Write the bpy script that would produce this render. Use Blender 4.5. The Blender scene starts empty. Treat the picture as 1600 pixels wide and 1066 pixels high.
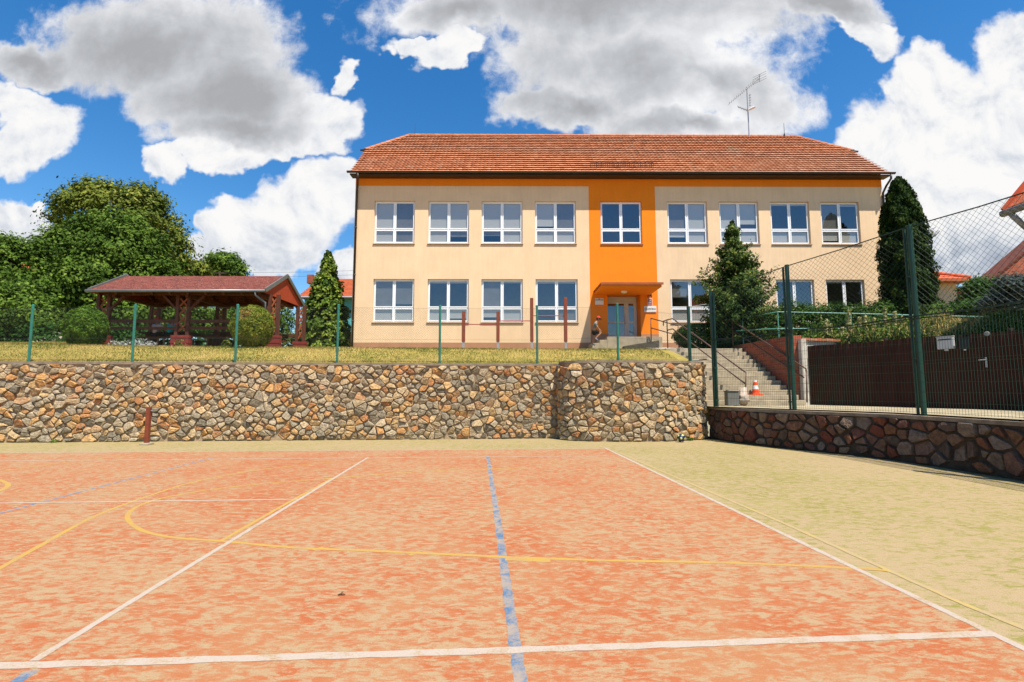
import bpy, bmesh, math, random
import numpy as np
from mathutils import Vector, Matrix
R = math.radians
sc = bpy.context.scene
COL = sc.collection
rng = np.random.default_rng(11)
random.seed(5)

# ------------------------------------------------------------------ camera
F, W, H = 784.0, 1600.0, 1066.0           # focal length in photo pixels
EYE, PITCH = 1.467, 0.0971
cam = bpy.data.cameras.new("camera")
cam.sensor_width = 36.0
cam.lens = F / W * 36.0
cam.clip_start, cam.clip_end = 0.05, 3000.0
camo = bpy.data.objects.new("camera", cam)
COL.objects.link(camo)
camo.location = (0, 0, EYE)
camo.rotation_euler = (math.pi / 2 + PITCH, 0, 0)
sc.camera = camo
cp, sp = math.cos(PITCH), math.sin(PITCH)


def ray(x, y):
    a, b = (x - W / 2) / F, (H / 2 - y) / F
    return Vector((a, cp - b * sp, sp + b * cp))


def at(x, y, Y):
    d = ray(x, y)
    return Vector((0, 0, EYE)) + d * (Y / d.y)


def onz(x, y, z=0.0):
    d = ray(x, y)
    return Vector((0, 0, EYE)) + d * ((z - EYE) / d.z)


# ------------------------------------------------------------------ colour / exposure
sc.view_settings.view_transform = 'Standard'
sc.view_settings.look = 'None'
sc.view_settings.exposure = 0.85
sc.view_settings.gamma = 1.0
sc.cycles.max_bounces = 6
sc.cycles.transparent_max_bounces = 12
sc.cycles.caustics_reflective = False
sc.cycles.caustics_refractive = False

# ------------------------------------------------------------------ sun
SUN = Vector((0.27, -0.385, 1.0)).normalized()
sl = bpy.data.lights.new("sun", 'SUN')
sl.energy = 5.0
sl.angle = R(0.5)
sl.color = (1.0, 0.95, 0.87)
so = bpy.data.objects.new("sun", sl)
COL.objects.link(so)
so.location = (20, -30, 60)
so.rotation_euler = SUN.to_track_quat('Z', 'Y').to_euler()

# ------------------------------------------------------------------ world: sky with cumulus
world = bpy.data.worlds.new("World")
sc.world = world
world.use_nodes = True
wt = world.node_tree
wt.nodes.clear()


class NT:
    """small helper to write node trees"""
    def __init__(s, t):
        s.t = t

    def n(s, ty, **kw):
        nd = s.t.nodes.new(ty)
        for k, v in kw.items():
            setattr(nd, k, v)
        return nd

    def put(s, sock, v):
        if isinstance(v, bpy.types.NodeSocket):
            s.t.links.new(v, sock)
        elif v is not None:
            if sock.type == 'RGBA' and not isinstance(v, (int, float)) and len(v) == 3:
                v = (*v, 1.0)
            sock.default_value = v

    def math(s, op, a, b=None, c=None, clamp=False):
        nd = s.n('ShaderNodeMath', operation=op, use_clamp=clamp)
        for i, v in enumerate((a, b, c)):
            if v is not None:
                s.put(nd.inputs[i], v)
        return nd.outputs[0]

    def vec(s, op, a, b=None):
        nd = s.n('ShaderNodeVectorMath', operation=op)
        s.put(nd.inputs[0], a)
        if b is not None:
            s.put(nd.inputs[1], b)
        return nd.outputs['Value'] if op in ('LENGTH', 'DOT_PRODUCT') else nd.outputs[0]

    def map(s, v, a, b, c=0.0, d=1.0, smooth=True):
        nd = s.n('ShaderNodeMapRange', interpolation_type='SMOOTHSTEP' if smooth else 'LINEAR')
        for i, q in enumerate((v, a, b, c, d)):
            s.put(nd.inputs[i], q)
        return nd.outputs[0]

    def mix(s, f, a, b, blend='MIX'):
        nd = s.n('ShaderNodeMix', data_type='RGBA', blend_type=blend)
        s.put(nd.inputs[0], f)
        s.put(nd.inputs[6], a)
        s.put(nd.inputs[7], b)
        return nd.outputs[2]

    def noise(s, v, scale, detail=4, rough=.55, dist=0.0, out=0):
        nd = s.n('ShaderNodeTexNoise')
        if v is not None:
            s.put(nd.inputs['Vector'], v)
        nd.inputs['Scale'].default_value = scale
        nd.inputs['Detail'].default_value = detail
        nd.inputs['Roughness'].default_value = rough
        nd.inputs['Distortion'].default_value = dist
        return nd.outputs[out]

    def mapping(s, v, loc=(0, 0, 0), rot=(0, 0, 0), scale=(1, 1, 1), kind='POINT'):
        nd = s.n('ShaderNodeMapping', vector_type=kind)
        s.put(nd.inputs[0], v)
        nd.inputs['Location'].default_value = loc
        nd.inputs['Rotation'].default_value = rot
        nd.inputs['Scale'].default_value = scale
        return nd.outputs[0]

    def ramp(s, f, stops, interp='LINEAR'):
        nd = s.n('ShaderNodeValToRGB')
        cr = nd.color_ramp
        cr.interpolation = interp
        while len(cr.elements) < len(stops):
            cr.elements.new(0.5)
        for e, (p, c) in zip(cr.elements, stops):
            e.position = p
            e.color = (*c, 1.0)
        s.put(nd.inputs[0], f)
        return nd.outputs[0]


w = NT(wt)
tc = w.n('ShaderNodeTexCoord')
sky = w.n('ShaderNodeTexSky', sky_type='NISHITA', sun_disc=False)
sky.sun_elevation = math.asin(SUN.z)
sky.sun_rotation = math.atan2(SUN.x, SUN.y)
sky.air_density = 1.0
sky.dust_density = 0.3
sky.ozone_density = 2.0
hs = w.n('ShaderNodeHueSaturation')
hs.inputs['Saturation'].default_value = 1.38
hs.inputs['Value'].default_value = 1.45
w.put(hs.inputs['Color'], sky.outputs[0])
SKYS = 0.068
bg_sky = w.n('ShaderNodeBackground')
w.put(bg_sky.inputs[0], hs.outputs[0])
bg_sky.inputs[1].default_value = SKYS

sep = w.n('ShaderNodeSeparateXYZ')
w.put(sep.inputs[0], tc.outputs['Generated'])
yy = w.math('MAXIMUM', sep.outputs[1], 0.06)
qx = w.math('DIVIDE', sep.outputs[0], yy)
qz = w.math('DIVIDE', sep.outputs[2], yy)
cq = w.n('ShaderNodeCombineXYZ')
w.put(cq.inputs[0], qx)
w.put(cq.inputs[1], qz)
q = cq.outputs[0]
# ragged edges: warp the direction coordinates
wn = w.noise(q, 3.2, 5, .6, 0, 1)
wv = w.vec('SUBTRACT', wn, (.5, .5, .5))
wsc = w.n('ShaderNodeVectorMath', operation='SCALE')
w.put(wsc.inputs[0], wv)
wsc.inputs['Scale'].default_value = 0.26
qw0 = w.vec('ADD', q, wsc.outputs[0])
wn2 = w.noise(q, 11.0, 4, .6, 0, 1)
ws2 = w.n('ShaderNodeVectorMath', operation='SCALE')
w.put(ws2.inputs[0], w.vec('SUBTRACT', wn2, (.5, .5, .5)))
ws2.inputs['Scale'].default_value = 0.055
qw = w.vec('ADD', qw0, ws2.outputs[0])


def blob_field(blobs):
    """each blob: heading given by photo pixel, half sizes in photo pixels, turn in degrees"""
    cur = None
    for (px, py, rx, ry, rot) in blobs:
        d = ray(px, py)
        m = w.mapping(qw, (d.x / d.y, d.z / d.y, 0), (0, 0, R(rot)), (rx / F, ry / F, 1), 'TEXTURE')
        f = w.math('SUBTRACT', 1.0, w.vec('LENGTH', m))
        cur = f if cur is None else w.math('SMOOTH_MAX', cur, f, 0.14)
    return cur


GREY = [(260, 55, 235, 105, 0), (375, 150, 180, 100, -15), (390, 205, 140, 60, 0), (50, 85, 100, 45, 0),
        (930, -5, 385, 112, 0), (1000, 95, 270, 115, 0), (1130, 115, 180, 75, -25), (890, 165, 120, 45, 0), (1060, 190, 190, 40, 0), (715, 25, 130, 60, 12), (1290, 0, 110, 50, -30)]
WHITE = [(505, 180, 62, 62, 0), (275, 270, 36, 40, 0), (350, 255, 75, 32, 0), (440, 238, 95, 32, 0), (60, 200, 88, 62, 0), (20, 150, 70, 40, 0), (547, 98, 24, 42, -15),
         (640, 85, 52, 20, -28), (700, 95, 70, 30, 20), (1330, 45, 90, 32, -38),
         (480, 330, 85, 70, 10), (430, 370, 110, 60, 0), (360, 355, 50, 45, 0), (312, 395, 28, 34, 0), (510, 300, 52, 48, 0), (545, 425, 40, 28, 0),
         (15, 350, 85, 70, 0), (35, 320, 45, 40, 0), (72, 306, 20, 12, 0),
         (1480, 210, 150, 105, 0), (1400, 250, 90, 80, 0), (1605, 130, 90, 115, 0), (1440, 150, 75, 70, 0),
         (1560, 260, 140, 110, 0), (1530, 330, 170, 80, 0), (1500, 400, 120, 32, 0), (1580, 430, 90, 50, 0), (1700, 200, 150, 200, 0)]
fa = blob_field(GREY)
fb = blob_field(WHITE)
fbm = w.noise(q, 5.5, 9, .62, .25)
fine = w.noise(q, 22.0, 6, .65, .3)
rough = w.math('ADD', w.math('MULTIPLY', w.math('SUBTRACT', fbm, .5), .95), w.math('MULTIPLY', w.math('SUBTRACT', fine, .5), .60))
front = w.map(sep.outputs[1], .02, .12)
da = w.math('ADD', fa, w.math('MULTIPLY', rough, .80))
db = w.math('ADD', fb, w.math('MULTIPLY', rough, .55))
# the rest of the sky dome (overhead and behind the viewer) carries scattered cloud too
gen = tc.outputs['Generated']
gz = w.math('MAXIMUM', sep.outputs[2], .12)
cg = w.n('ShaderNodeCombineXYZ')
w.put(cg.inputs[0], w.math('DIVIDE', sep.outputs[0], gz))
w.put(cg.inputs[1], w.math('DIVIDE', sep.outputs[1], gz))
gn = w.noise(cg.outputs[0], 0.9, 8, .6, .3)
dg = w.math('MULTIPLY', w.math('SUBTRACT', gn, .64), 2.2)
back = w.math('SUBTRACT', 1.0, front)
ab = w.math('MULTIPLY', w.map(dg, 0, .22), back)
aA = w.math('MULTIPLY', w.map(da, -0.08, .27), front)
aB = w.math('MULTIPLY', w.map(db, -.05, .20), front)
# grey flat undersides, bright thin edges
soft = w.noise(q, 2.6, 5, .55, .2)
lump1 = w.noise(q, 7.0, 8, .6, .3)
lump2 = w.noise(w.vec('ADD', q, (0.016, -0.012, 0)), 7.0, 8, .6, .3)
relA = w.math('MULTIPLY', w.math('SUBTRACT', lump1, lump2), .9)
ds = w.math('ADD', fa, w.math('MULTIPLY', w.math('SUBTRACT', soft, .5), .9))
ds = w.math('ADD', ds, w.math('MULTIPLY', w.math('SUBTRACT', fbm, .5), .35))
wide = w.noise(w.vec('ADD', q, (4.3, 1.7, 0)), 1.9, 3, .5, .2)
ds = w.math('ADD', ds, w.math('MULTIPLY', w.math('SUBTRACT', wide, .52), 1.3))
ga = w.math('ADD', w.map(ds, -.02, .85, smooth=False), relA, clamp=True)
colA = w.ramp(ga, [(0.0, (1.08, 1.08, 1.09)), (0.22, (.90, .91, .94)), (0.55, (.66, .68, .715)), (0.8, (.54, .555, .585)), (1.0, (.47, .48, .50))])
# sunlit cumulus: lumps lit from above, bluish base
up = w.vec('ADD', q, (0.014, 0.026, 0))
l1 = w.noise(q, 7.0, 9, .6, .35)
l2 = w.noise(up, 7.0, 9, .6, .35)
rel = w.math('MULTIPLY', w.math('SUBTRACT', l1, l2), 2.4)
base = w.math('ADD', w.map(qz, .20, .40), w.math('MULTIPLY', w.math('SUBTRACT', soft, .5), 1.5))
lum = w.math('ADD', w.math('ADD', w.math('MULTIPLY', base, .46), .42), rel, clamp=True)
edgeB = w.map(db, .05, .32)
lum = w.math('ADD', w.math('MULTIPLY', lum, w.math('ADD', w.math('MULTIPLY', edgeB, .75), .25)), w.math('MULTIPLY', w.math('SUBTRACT', 1.0, edgeB), .62))
colB = w.ramp(lum, [(0.0, (.40, .46, .56)), (0.30, (.58, .64, .74)), (0.55, (.80, .84, .91)), (0.80, (1.0, 1.01, 1.03)), (1.0, (1.10, 1.09, 1.08))])
colG = w.mix(w.map(dg, .1, .6), (.95, .96, .98), (.42, .44, .47))
c2 = w.mix(w.math('MULTIPLY', aB, w.map(da, .35, .02)), colA, colB)
c3 = w.mix(ab, c2, colG)
al = w.math('MAXIMUM', w.math('MAXIMUM', aA, aB), ab)
bg_cl = w.n('ShaderNodeBackground')
w.put(bg_cl.inputs[0], c3)
bg_cl.inputs[1].default_value = 0.49
mx = w.n('ShaderNodeMixShader')
w.put(mx.inputs[0], al)
w.put(mx.inputs[1], bg_sky.outputs[0])
w.put(mx.inputs[2], bg_cl.outputs[0])
wo = w.n('ShaderNodeOutputWorld')
w.put(wo.inputs[0], mx.outputs[0])
world.cycles.sampling_method = 'MANUAL'
world.cycles.sample_map_resolution = 512

# ------------------------------------------------------------------ materials
MATS = {}


K = .83      # albedo level that goes with the exposure


def kc(c, k=None):
    k = K if k is None else k
    return tuple(min(.86, x * k) for x in c)


def newmat(name):
    m = bpy.data.materials.new(name)
    m.use_nodes = True
    m.node_tree.nodes.clear()
    t = NT(m.node_tree)
    out = t.n('ShaderNodeOutputMaterial')
    return m, t, out


def principled(t, col, rough=.8, spec=.3, metal=0.0, bump=None, bstr=.3, bdist=.02):
    p = t.n('ShaderNodeBsdfPrincipled')
    t.put(p.inputs['Base Color'], col)
    t.put(p.inputs['Roughness'], rough)
    t.put(p.inputs['Specular IOR Level'], spec)
    t.put(p.inputs['Metallic'], metal)
    if bump is not None:
        b = t.n('ShaderNodeBump')
        b.inputs['Strength'].default_value = bstr
        b.inputs['Distance'].default_value = bdist
        t.put(b.inputs['Height'], bump)
        t.put(p.inputs['Normal'], b.outputs[0])
    return p


def M(name, c, rough=.8, spec=.3, metal=0.0, var=.12, scale=3.0, bump=0.0, bscale=40.0, bdist=.01, detail=5, c2=None, stretch=(1, 1, 1)):
    """plain surface with soft mottling"""
    if name in MATS:
        return MATS[name]
    c, c2 = kc(c), (kc(c2) if c2 is not None else None)
    m, t, out = newmat(name)
    o = t.n('ShaderNodeTexCoord').outputs['Object']
    if stretch != (1, 1, 1):
        o = t.mapping(o, scale=stretch)
    n = t.noise(o, scale, detail, .6)
    n = t.map(n, .3, .7, smooth=False)
    if c2 is None:
        a = tuple(x * (1 - var) for x in c)
        b = tuple(min(1, x * (1 + var)) for x in c)
    else:
        a, b = c, c2
    col = t.mix(n, a, b)
    bn = t.noise(o, bscale, 4, .6) if bump else None
    p = principled(t, col, rough, spec, metal, bn, bump, bdist)
    t.put(out.inputs[0], p.outputs[0])
    MATS[name] = m
    return m


def leafmat(name, stops, rough=.75, trans=.2, spec=.08):
    """leaf colour follows each leaf's own tone attribute"""
    m, t, out = newmat(name)
    a = t.n('ShaderNodeAttribute', attribute_name='tone')
    col = t.ramp(a.outputs['Fac'], [(p_, kc(c_)) for p_, c_ in stops])
    p = principled(t, col, rough, spec)
    tr = t.n('ShaderNodeBsdfTranslucent')
    t.put(tr.inputs[0], t.mix(.5, col, (.35, .45, .05), 'MULTIPLY') if False else col)
    mxs = t.n('ShaderNodeMixShader')
    mxs.inputs[0].default_value = trans
    t.put(mxs.inputs[1], p.outputs[0])
    t.put(mxs.inputs[2], tr.outputs[0])
    t.put(out.inputs[0], mxs.outputs[0])
    MATS[name] = m
    return m


def tonemat(name, stops, rough=.85, nscale=14, nvar=.35, bump=.5, bscale=30, bdist=.02, spec=.25, speck=None):
    m, t, out = newmat(name)
    a = t.n('ShaderNodeAttribute', attribute_name='tone')
    o = t.n('ShaderNodeTexCoord').outputs['Object']
    col = t.ramp(a.outputs['Fac'], [(p_, kc(c_)) for p_, c_ in stops])
    n = t.noise(o, nscale, 6, .65)
    col = t.mix(1.0, col, t.mix(t.map(n, .25, .75), (1 - nvar,) * 3, (1 + nvar,) * 3), 'MULTIPLY')
    if speck:
        n2 = t.noise(o, speck[0], 5, .6)
        col = t.mix(t.map(n2, speck[1], speck[2]), col, speck[3])
    p = principled(t, col, rough, spec, 0, t.noise(o, bscale, 6, .65), bump, bdist)
    t.put(out.inputs[0], p.outputs[0])
    MATS[name] = m
    return m


# ------------------------------------------------------------------ object helpers
def tag(o, label=None, cat=None, group=None, kind=None):
    if label:
        o['label'] = label
    if cat:
        o['category'] = cat
    if group:
        o['group'] = group
    if kind:
        o['kind'] = kind
    return o


def empty(name, loc, label, cat, group=None, rz=0.0):
    o = bpy.data.objects.new(name, None)
    o.empty_display_size = .2
    COL.objects.link(o)
    o.location = loc
    o.rotation_euler = (0, 0, rz)
    return tag(o, label, cat, group)


def rootloc(p):
    while p is not None and p.parent is not None:
        p = p.parent
    return Vector(p.location) if p is not None else Vector((0, 0, 0))


def link_mesh(name, me, mat, parent=None, local=False, loc=None):
    """world-space vertices are moved into the thing's own frame"""
    off = Vector((0, 0, 0))
    if not local:
        off = rootloc(parent) if parent is not None else (Vector(loc) if loc is not None else off)
        if off.length:
            me.transform(Matrix.Translation(-off))
    o = bpy.data.objects.new(name, me)
    COL.objects.link(o)
    for m in (mat if isinstance(mat, (list, tuple)) else [mat]):
        me.materials.append(m)
    if parent is not None:
        o.parent = parent
    elif loc is not None:
        o.location = loc
    return o


class MB:
    def __init__(s):
        s.v, s.f, s.mi, s.tone, s.ft = [], [], [], 0.5, []

    def face(s, pts, mi=0):
        b = len(s.v)
        s.v += [tuple(p) for p in pts]
        s.f.append(tuple(range(b, b + len(pts))))
        s.mi.append(mi)
        s.ft.append(s.tone)

    def add(s, vs, fs, mi=0):
        b = len(s.v)
        s.v += [tuple(p) for p in vs]
        for f in fs:
            s.f.append(tuple(i + b for i in f))
            s.mi.append(mi)
            s.ft.append(s.tone)

    def box(s, x0, x1, y0, y1, z0, z1, mi=0):
        vs = [(x0, y0, z0), (x1, y0, z0), (x1, y1, z0), (x0, y1, z0), (x0, y0, z1), (x1, y0, z1), (x1, y1, z1), (x0, y1, z1)]
        s.add(vs, [(3, 2, 1, 0), (4, 5, 6, 7), (0, 1, 5, 4), (1, 2, 6, 5), (2, 3, 7, 6), (3, 0, 4, 7)], mi)

    def bar(s, a, b, wd, ht=None, mi=0, up=(0, 0, 1)):
        """rectangular bar from a to b"""
        a, b = Vector(a), Vector(b)
        ht = wd if ht is None else ht
        d = (b - a).normalized()
        u = Vector(up)
        if abs(d.dot(u)) > .98:
            u = Vector((0, 1, 0))
        sx = d.cross(u).normalized() * (wd / 2)
        sy = sx.cross(d).normalized() * (ht / 2)
        vs = [a - sx - sy, a + sx - sy, a + sx + sy, a - sx + sy, b - sx - sy, b + sx - sy, b + sx + sy, b - sx + sy]
        s.add(vs, [(0, 1, 2, 3), (7, 6, 5, 4), (0, 4, 5, 1), (1, 5, 6, 2), (2, 6, 7, 3), (3, 7, 4, 0)], mi)

    def tube(s, pts, r, n=8, mi=0, caps=True):
        pts = [Vector(p) for p in pts]
        rr = r if isinstance(r, (list, tuple)) else [r] * len(pts)
        b = len(s.v)
        prev = None
        for i, p in enumerate(pts):
            d = (pts[min(i + 1, len(pts) - 1)] - pts[max(i - 1, 0)]).normalized()
            if prev is None:
                u = Vector((0, 0, 1)) if abs(d.z) < .9 else Vector((1, 0, 0))
                sx = d.cross(u).normalized()
            else:
                sx = (prev - d * prev.dot(d)).normalized()
            prev = sx
            sy = d.cross(sx)
            for k in range(n):
                a = 2 * math.pi * k / n
                s.v.append(tuple(p + (sx * math.cos(a) + sy * math.sin(a)) * rr[i]))
        for i in range(len(pts) - 1):
            for k in range(n):
                k2 = (k + 1) % n
                s.f.append((b + i * n + k, b + i * n + k2, b + (i + 1) * n + k2, b + (i + 1) * n + k))
                s.mi.append(mi)
                s.ft.append(s.tone)
        if caps:
            s.f.append(tuple(b + k for k in range(n))[::-1])
            s.f.append(tuple(b + (len(pts) - 1) * n + k for k in range(n)))
            s.mi += [mi, mi]
            s.ft += [s.tone, s.tone]

    def lathe(s, c, prof, n=20, mi=0):
        c = Vector(c)
        b = len(s.v)
        for (r, z) in prof:
            for k in range(n):
                a = 2 * math.pi * k / n
                s.v.append((c.x + r * math.cos(a), c.y + r * math.sin(a), c.z + z))
        for i in range(len(prof) - 1):
            for k in range(n):
                k2 = (k + 1) % n
                s.f.append((b + i * n + k, b + i * n + k2, b + (i + 1) * n + k2, b + (i + 1) * n + k))
                s.mi.append(mi)
                s.ft.append(s.tone)

    def build(s, name, mat, parent=None, local=False, loc=None, smooth=False, bevel=0.0):
        me = bpy.data.meshes.new(name)
        me.from_pydata(s.v, [], s.f)
        me.polygons.foreach_set('material_index', s.mi)
        at_ = me.attributes.new('tone', 'FLOAT', 'FACE')
        at_.data.foreach_set('value', s.ft)
        if smooth:
            me.polygons.foreach_set('use_smooth', [True] * len(s.f))
        me.update()
        o = link_mesh(name, me, mat, parent, local, loc)
        if bevel:
            bv = o.modifiers.new('edge', 'BEVEL')
            bv.width = bevel
            bv.segments = 2
            bv.limit_method = 'ANGLE'
        return o


def np_mesh(name, V, k, mat, parent=None, tone=None, loc=None, smooth=False):
    """V: (n*k,3) vertices, every k of them one face"""
    n = len(V) // k
    me = bpy.data.meshes.new(name)
    me.vertices.add(n * k)
    me.vertices.foreach_set('co', np.asarray(V, dtype=np.float32).ravel())
    me.loops.add(n * k)
    me.loops.foreach_set('vertex_index', np.arange(n * k, dtype=np.int32))
    me.polygons.add(n)
    me.polygons.foreach_set('loop_start', np.arange(0, n * k, k, dtype=np.int32))
    me.update(calc_edges=True)
    a = me.attributes.new('tone', 'FLOAT', 'FACE')
    a.data.foreach_set('value', np.asarray(tone if tone is not None else np.full(n, .5), dtype=np.float32))
    return link_mesh(name, me, mat, parent, False, loc)


def unit(v):
    return v / np.maximum(np.linalg.norm(v, axis=1, keepdims=True), 1e-9)


def rand_dir(n):
    return unit(rng.normal(size=(n, 3)))


def leaf_quads(p, nrm, size, aspect=.55, along=None):
    n = len(p)
    sz = size * rng.uniform(.65, 1.3, (n, 1))
    t = along if along is not None else rand_dir(n)
    t = unit(t - nrm * (t * nrm).sum(1, keepdims=True))
    b = np.cross(nrm, t)
    V = np.empty((n, 4, 3))
    V[:, 0] = p - t * sz * .5
    V[:, 1] = p + b * sz * aspect * .5 + nrm * sz * .06
    V[:, 2] = p + t * sz * .5
    V[:, 3] = p - b * sz * aspect * .5 + nrm * sz * .06
    return V.reshape(-1, 3)


def lobe_leaves(lobes, nclump, per, clr, shell=(.70, 1.03), upb=.45, cut=None):
    """leaves gathered in clumps over ellipsoid lobes"""
    area = np.array([l[3] * l[5] + l[3] * l[4] for l in lobes])
    cnt = np.maximum(1, (nclump * area / area.sum()).astype(int))
    P, N, T = [], [], []
    for (x, y, z, rx, ry, rz), c in zip(lobes, cnt):
        d = rand_dir(c)
        pos = np.array([x, y, z]) + d * np.array([rx, ry, rz]) * rng.uniform(shell[0], shell[1], (c, 1))
        # skip clumps buried in other lobes
        keep = np.ones(c, bool)
        for (x2, y2, z2, a2, b2, c2) in lobes:
            if (x2, y2, z2) == (x, y, z):
                continue
            keep &= (((pos - np.array([x2, y2, z2])) / np.array([a2, b2, c2])) ** 2).sum(1) > .42
        pos, d = pos[keep], d[keep]
        m = len(pos)
        pp = np.repeat(pos, per, 0) + rng.normal(size=(m * per, 3)) * clr * np.array([1, 1, .75]) * np.repeat(rng.uniform(.6, 1.3, (m, 1)), per, 0)
        dd = np.repeat(d, per, 0)
        nn = unit(dd * .6 + np.array([0, 0, upb]) + unit(pp - np.repeat(pos, per, 0)) * .7 + rng.normal(size=(m * per, 3)) * .38)
        tt = np.repeat(rng.uniform(0, 1, m), per) * .65 + rng.uniform(0, 1, m * per) * .35
        P.append(pp); N.append(nn); T.append(tt)
    P, N, T = np.vstack(P), np.vstack(N), np.concatenate(T)
    if cut is not None:
        k = P[:, 2] > cut
        P, N, T = P[k], N[k], T[k]
    return P, N, T


MAT_BARK = M('bark', (.10, .07, .05), .95, .1, var=.4, scale=9, bump=.6, bscale=22, bdist=.05, stretch=(1, 1, .25))


def trunk_mb(base, top, r0, limbs):
    mb = MB()
    base, top = Vector(base), Vector(top)
    pts = [base.lerp(top, t) + Vector((math.sin(t * 5) * .1, math.cos(t * 4) * .1 - .1, 0)) * (r0 * 3) for t in (0, .25, .5, .75, 1)]
    mb.tube(pts, [r0 * 1.25, r0, r0 * .8, r0 * .55, r0 * .25], 10)
    for (t, tip) in limbs:
        a = base.lerp(top, t)
        tip = Vector(tip)
        mid = a.lerp(tip, .5) + Vector((0, 0, (tip - a).length * .08))
        mb.tube([a, mid, tip], [r0 * .5, r0 * .32, r0 * .1], 7)
    return mb


def broad_tree(name, label, lobes, base, r0, mat, nclump, per, clr, leaf, group=None, cut=None, upb=.45):
    t = empty(name, base, label, 'tree', group)
    zt = max(l[2] for l in lobes)
    cx, cy = np.mean([l[0] for l in lobes]), np.mean([l[1] for l in lobes])
    limbs = [(random.uniform(.35, .7), (l[0], l[1], l[2])) for l in lobes]
    trunk_mb(base, (cx, cy, zt), r0, limbs).build('trunk', MAT_BARK, t, smooth=True)
    extra = []
    for l in lobes:
        for _ in range(4):
            a_, e_ = random.uniform(0, 2 * math.pi), random.uniform(-.15, 1.3)
            k_ = random.uniform(.22, .38)
            extra.append((l[0] + math.cos(a_) * math.cos(e_) * l[3] * .84, l[1] + math.sin(a_) * math.cos(e_) * l[4] * .84, l[2] + math.sin(e_) * l[5] * .84, l[3] * k_, l[4] * k_, l[5] * k_))
    P, N, T = lobe_leaves(list(lobes) + extra, int(nclump * 1.25), per, clr, cut=cut, upb=upb)
    np_mesh('crown', leaf_quads(P, N, leaf), 4, mat, t, T)
    return t


# ================================================================== SETTING: ground
GB_PLANE_Y0 = 24.5          # the school's front wall


def smooth(a, b, x):
    t = min(1, max(0, (x - a) / (b - a)))
    return t * t * (3 - 2 * t)


def wall_line(x):
    """front face of the long stone wall"""
    return 14.22 + (x + 14.5) * 0.0805


def tz(x, y):
    """height of the upper lawn"""
    w0 = wall_line(min(x, 1.4)) + .3
    d = y - w0
    z = 2.26 + .80 * smooth(-.6, 4.2, d) + .22 * smooth(3.2, 9, d) + .27 * smooth(6, 10, d)
    if x < -12:
        z += .16 * smooth(-12, -20, x) * smooth(1, 6, d)
    if y > 30:
        z += (y - 30) * .004
    return z


def court(x, y, z=0.0):
    c, s = math.cos(.0615), math.sin(.0615)
    return Vector((x * c - y * s, x * s + y * c, z))


def turf_material(name, a, b, a2, sandmix, sc1=3.2, seed=0.0):
    a, b, a2 = kc(a, .69), kc(b, .69), kc(a2, .69)
    m, t, out = newmat(name)
    o = t.n('ShaderNodeTexCoord').outputs['Object']
    o2 = t.mapping(o, (seed, seed * .7, 0), (0, 0, R(20)), (.75, 1.25, 1))
    n1 = t.noise(o2, sc1, 9, .62, .7)
    o3 = t.mapping(o, (seed + 3, 1, 0), (0, 0, R(-35)), (.5, 1.6, 1))
    n2 = t.noise(o3, sc1 * 2.3, 7, .65, 1.0)
    big = t.noise(o, .35, 3, .5)
    n5 = t.noise(t.mapping(o, (2, seed, 0), (0, 0, R(50)), (.7, 1.5, 1)), 30, 6, .7, .8)
    v = t.math('ADD', t.math('ADD', t.math('MULTIPLY', n1, .46), t.math('ADD', t.math('MULTIPLY', n2, .36), t.math('MULTIPLY', n5, .18))), t.math('MULTIPLY', t.math('SUBTRACT', big, .5), .16))
    f = t.map(v, sandmix - .055, sandmix + .07)
    n4 = t.noise(o, 1.1, 5, .6, .8)
    red = t.mix(t.map(n4, .38, .66), a, a2)
    f2 = t.math('MULTIPLY', f, .92)
    col = t.mix(f2, b, red)
    g = t.noise(o, 130, 4, .8)
    col = t.mix(1.0, col, t.mix(t.map(g, .28, .72, smooth=False), (.72,) * 3, (1.26,) * 3), 'MULTIPLY')
    g2 = t.noise(o, 55, 2, .5)
    col = t.mix(t.map(g2, .70, .76), col, (.30, .16, .10))
    p = principled(t, col, .95, .1, 0, t.math('ADD', t.math('MULTIPLY', g, .4), n1), .35, .012)
    t.put(out.inputs[0], p.outputs[0])
    return m


SAND = (.43, .30, .165)
MAT_RED = turf_material('red_turf', (.45, .118, .040), (.44, .300, .165), (.45, .180, .075), .484, 10.0)
MAT_GREEN = turf_material('green_turf', (.26, .24, .05), (.435, .32, .175), (.33, .285, .09), .510, 9.0, 5.0)
MAT_DIRT = M('dirt', (.40, .31, .20), .95, .1, var=.3, scale=1.5, bump=.3, bscale=30)


def sheet(name, pts, z, mat):
    mb = MB()
    mb.face([(p[0], p[1], z) for p in pts])
    o = mb.build(name, mat)
    tag(o, kind='structure')
    return o


sheet('ground', [(-600, -600), (600, -600), (600, 15.9), (-600, 15.9)], -.012, MAT_DIRT)
sheet('turf_surround', [(-45, -20), (10.5, -20), (10.5, 15.6), (6.2, 16.2), (-45, 13.6)], -.0015, MAT_GREEN)
RX, RY = 3.12, 12.66
sheet('sports_court', [court(-34, -14), court(RX, -14), court(RX, RY), court(-34, RY)], 0.0, MAT_RED)


def line_material(name, c, wear, sand=SAND):
    c, sand = kc(c, .70), kc(sand, .70)
    m, t, out = newmat(name)
    o = t.n('ShaderNodeTexCoord').outputs['Object']
    n = t.noise(o, 6.0, 7, .7, .6)
    n2 = t.noise(o, 70, 3, .7)
    f = t.map(t.math('ADD', t.math('MULTIPLY', n, .7), t.math('MULTIPLY', n2, .3)), wear - .10, wear + .10)
    col = t.mix(f, sand, c)
    col = t.mix(1.0, col, t.mix(n2, (.82,) * 3, (1.15,) * 3), 'MULTIPLY')
    p = principled(t, col, .95, .1, 0, n2, .3, .008)
    t.put(out.inputs[0], p.outputs[0])
    return m


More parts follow.
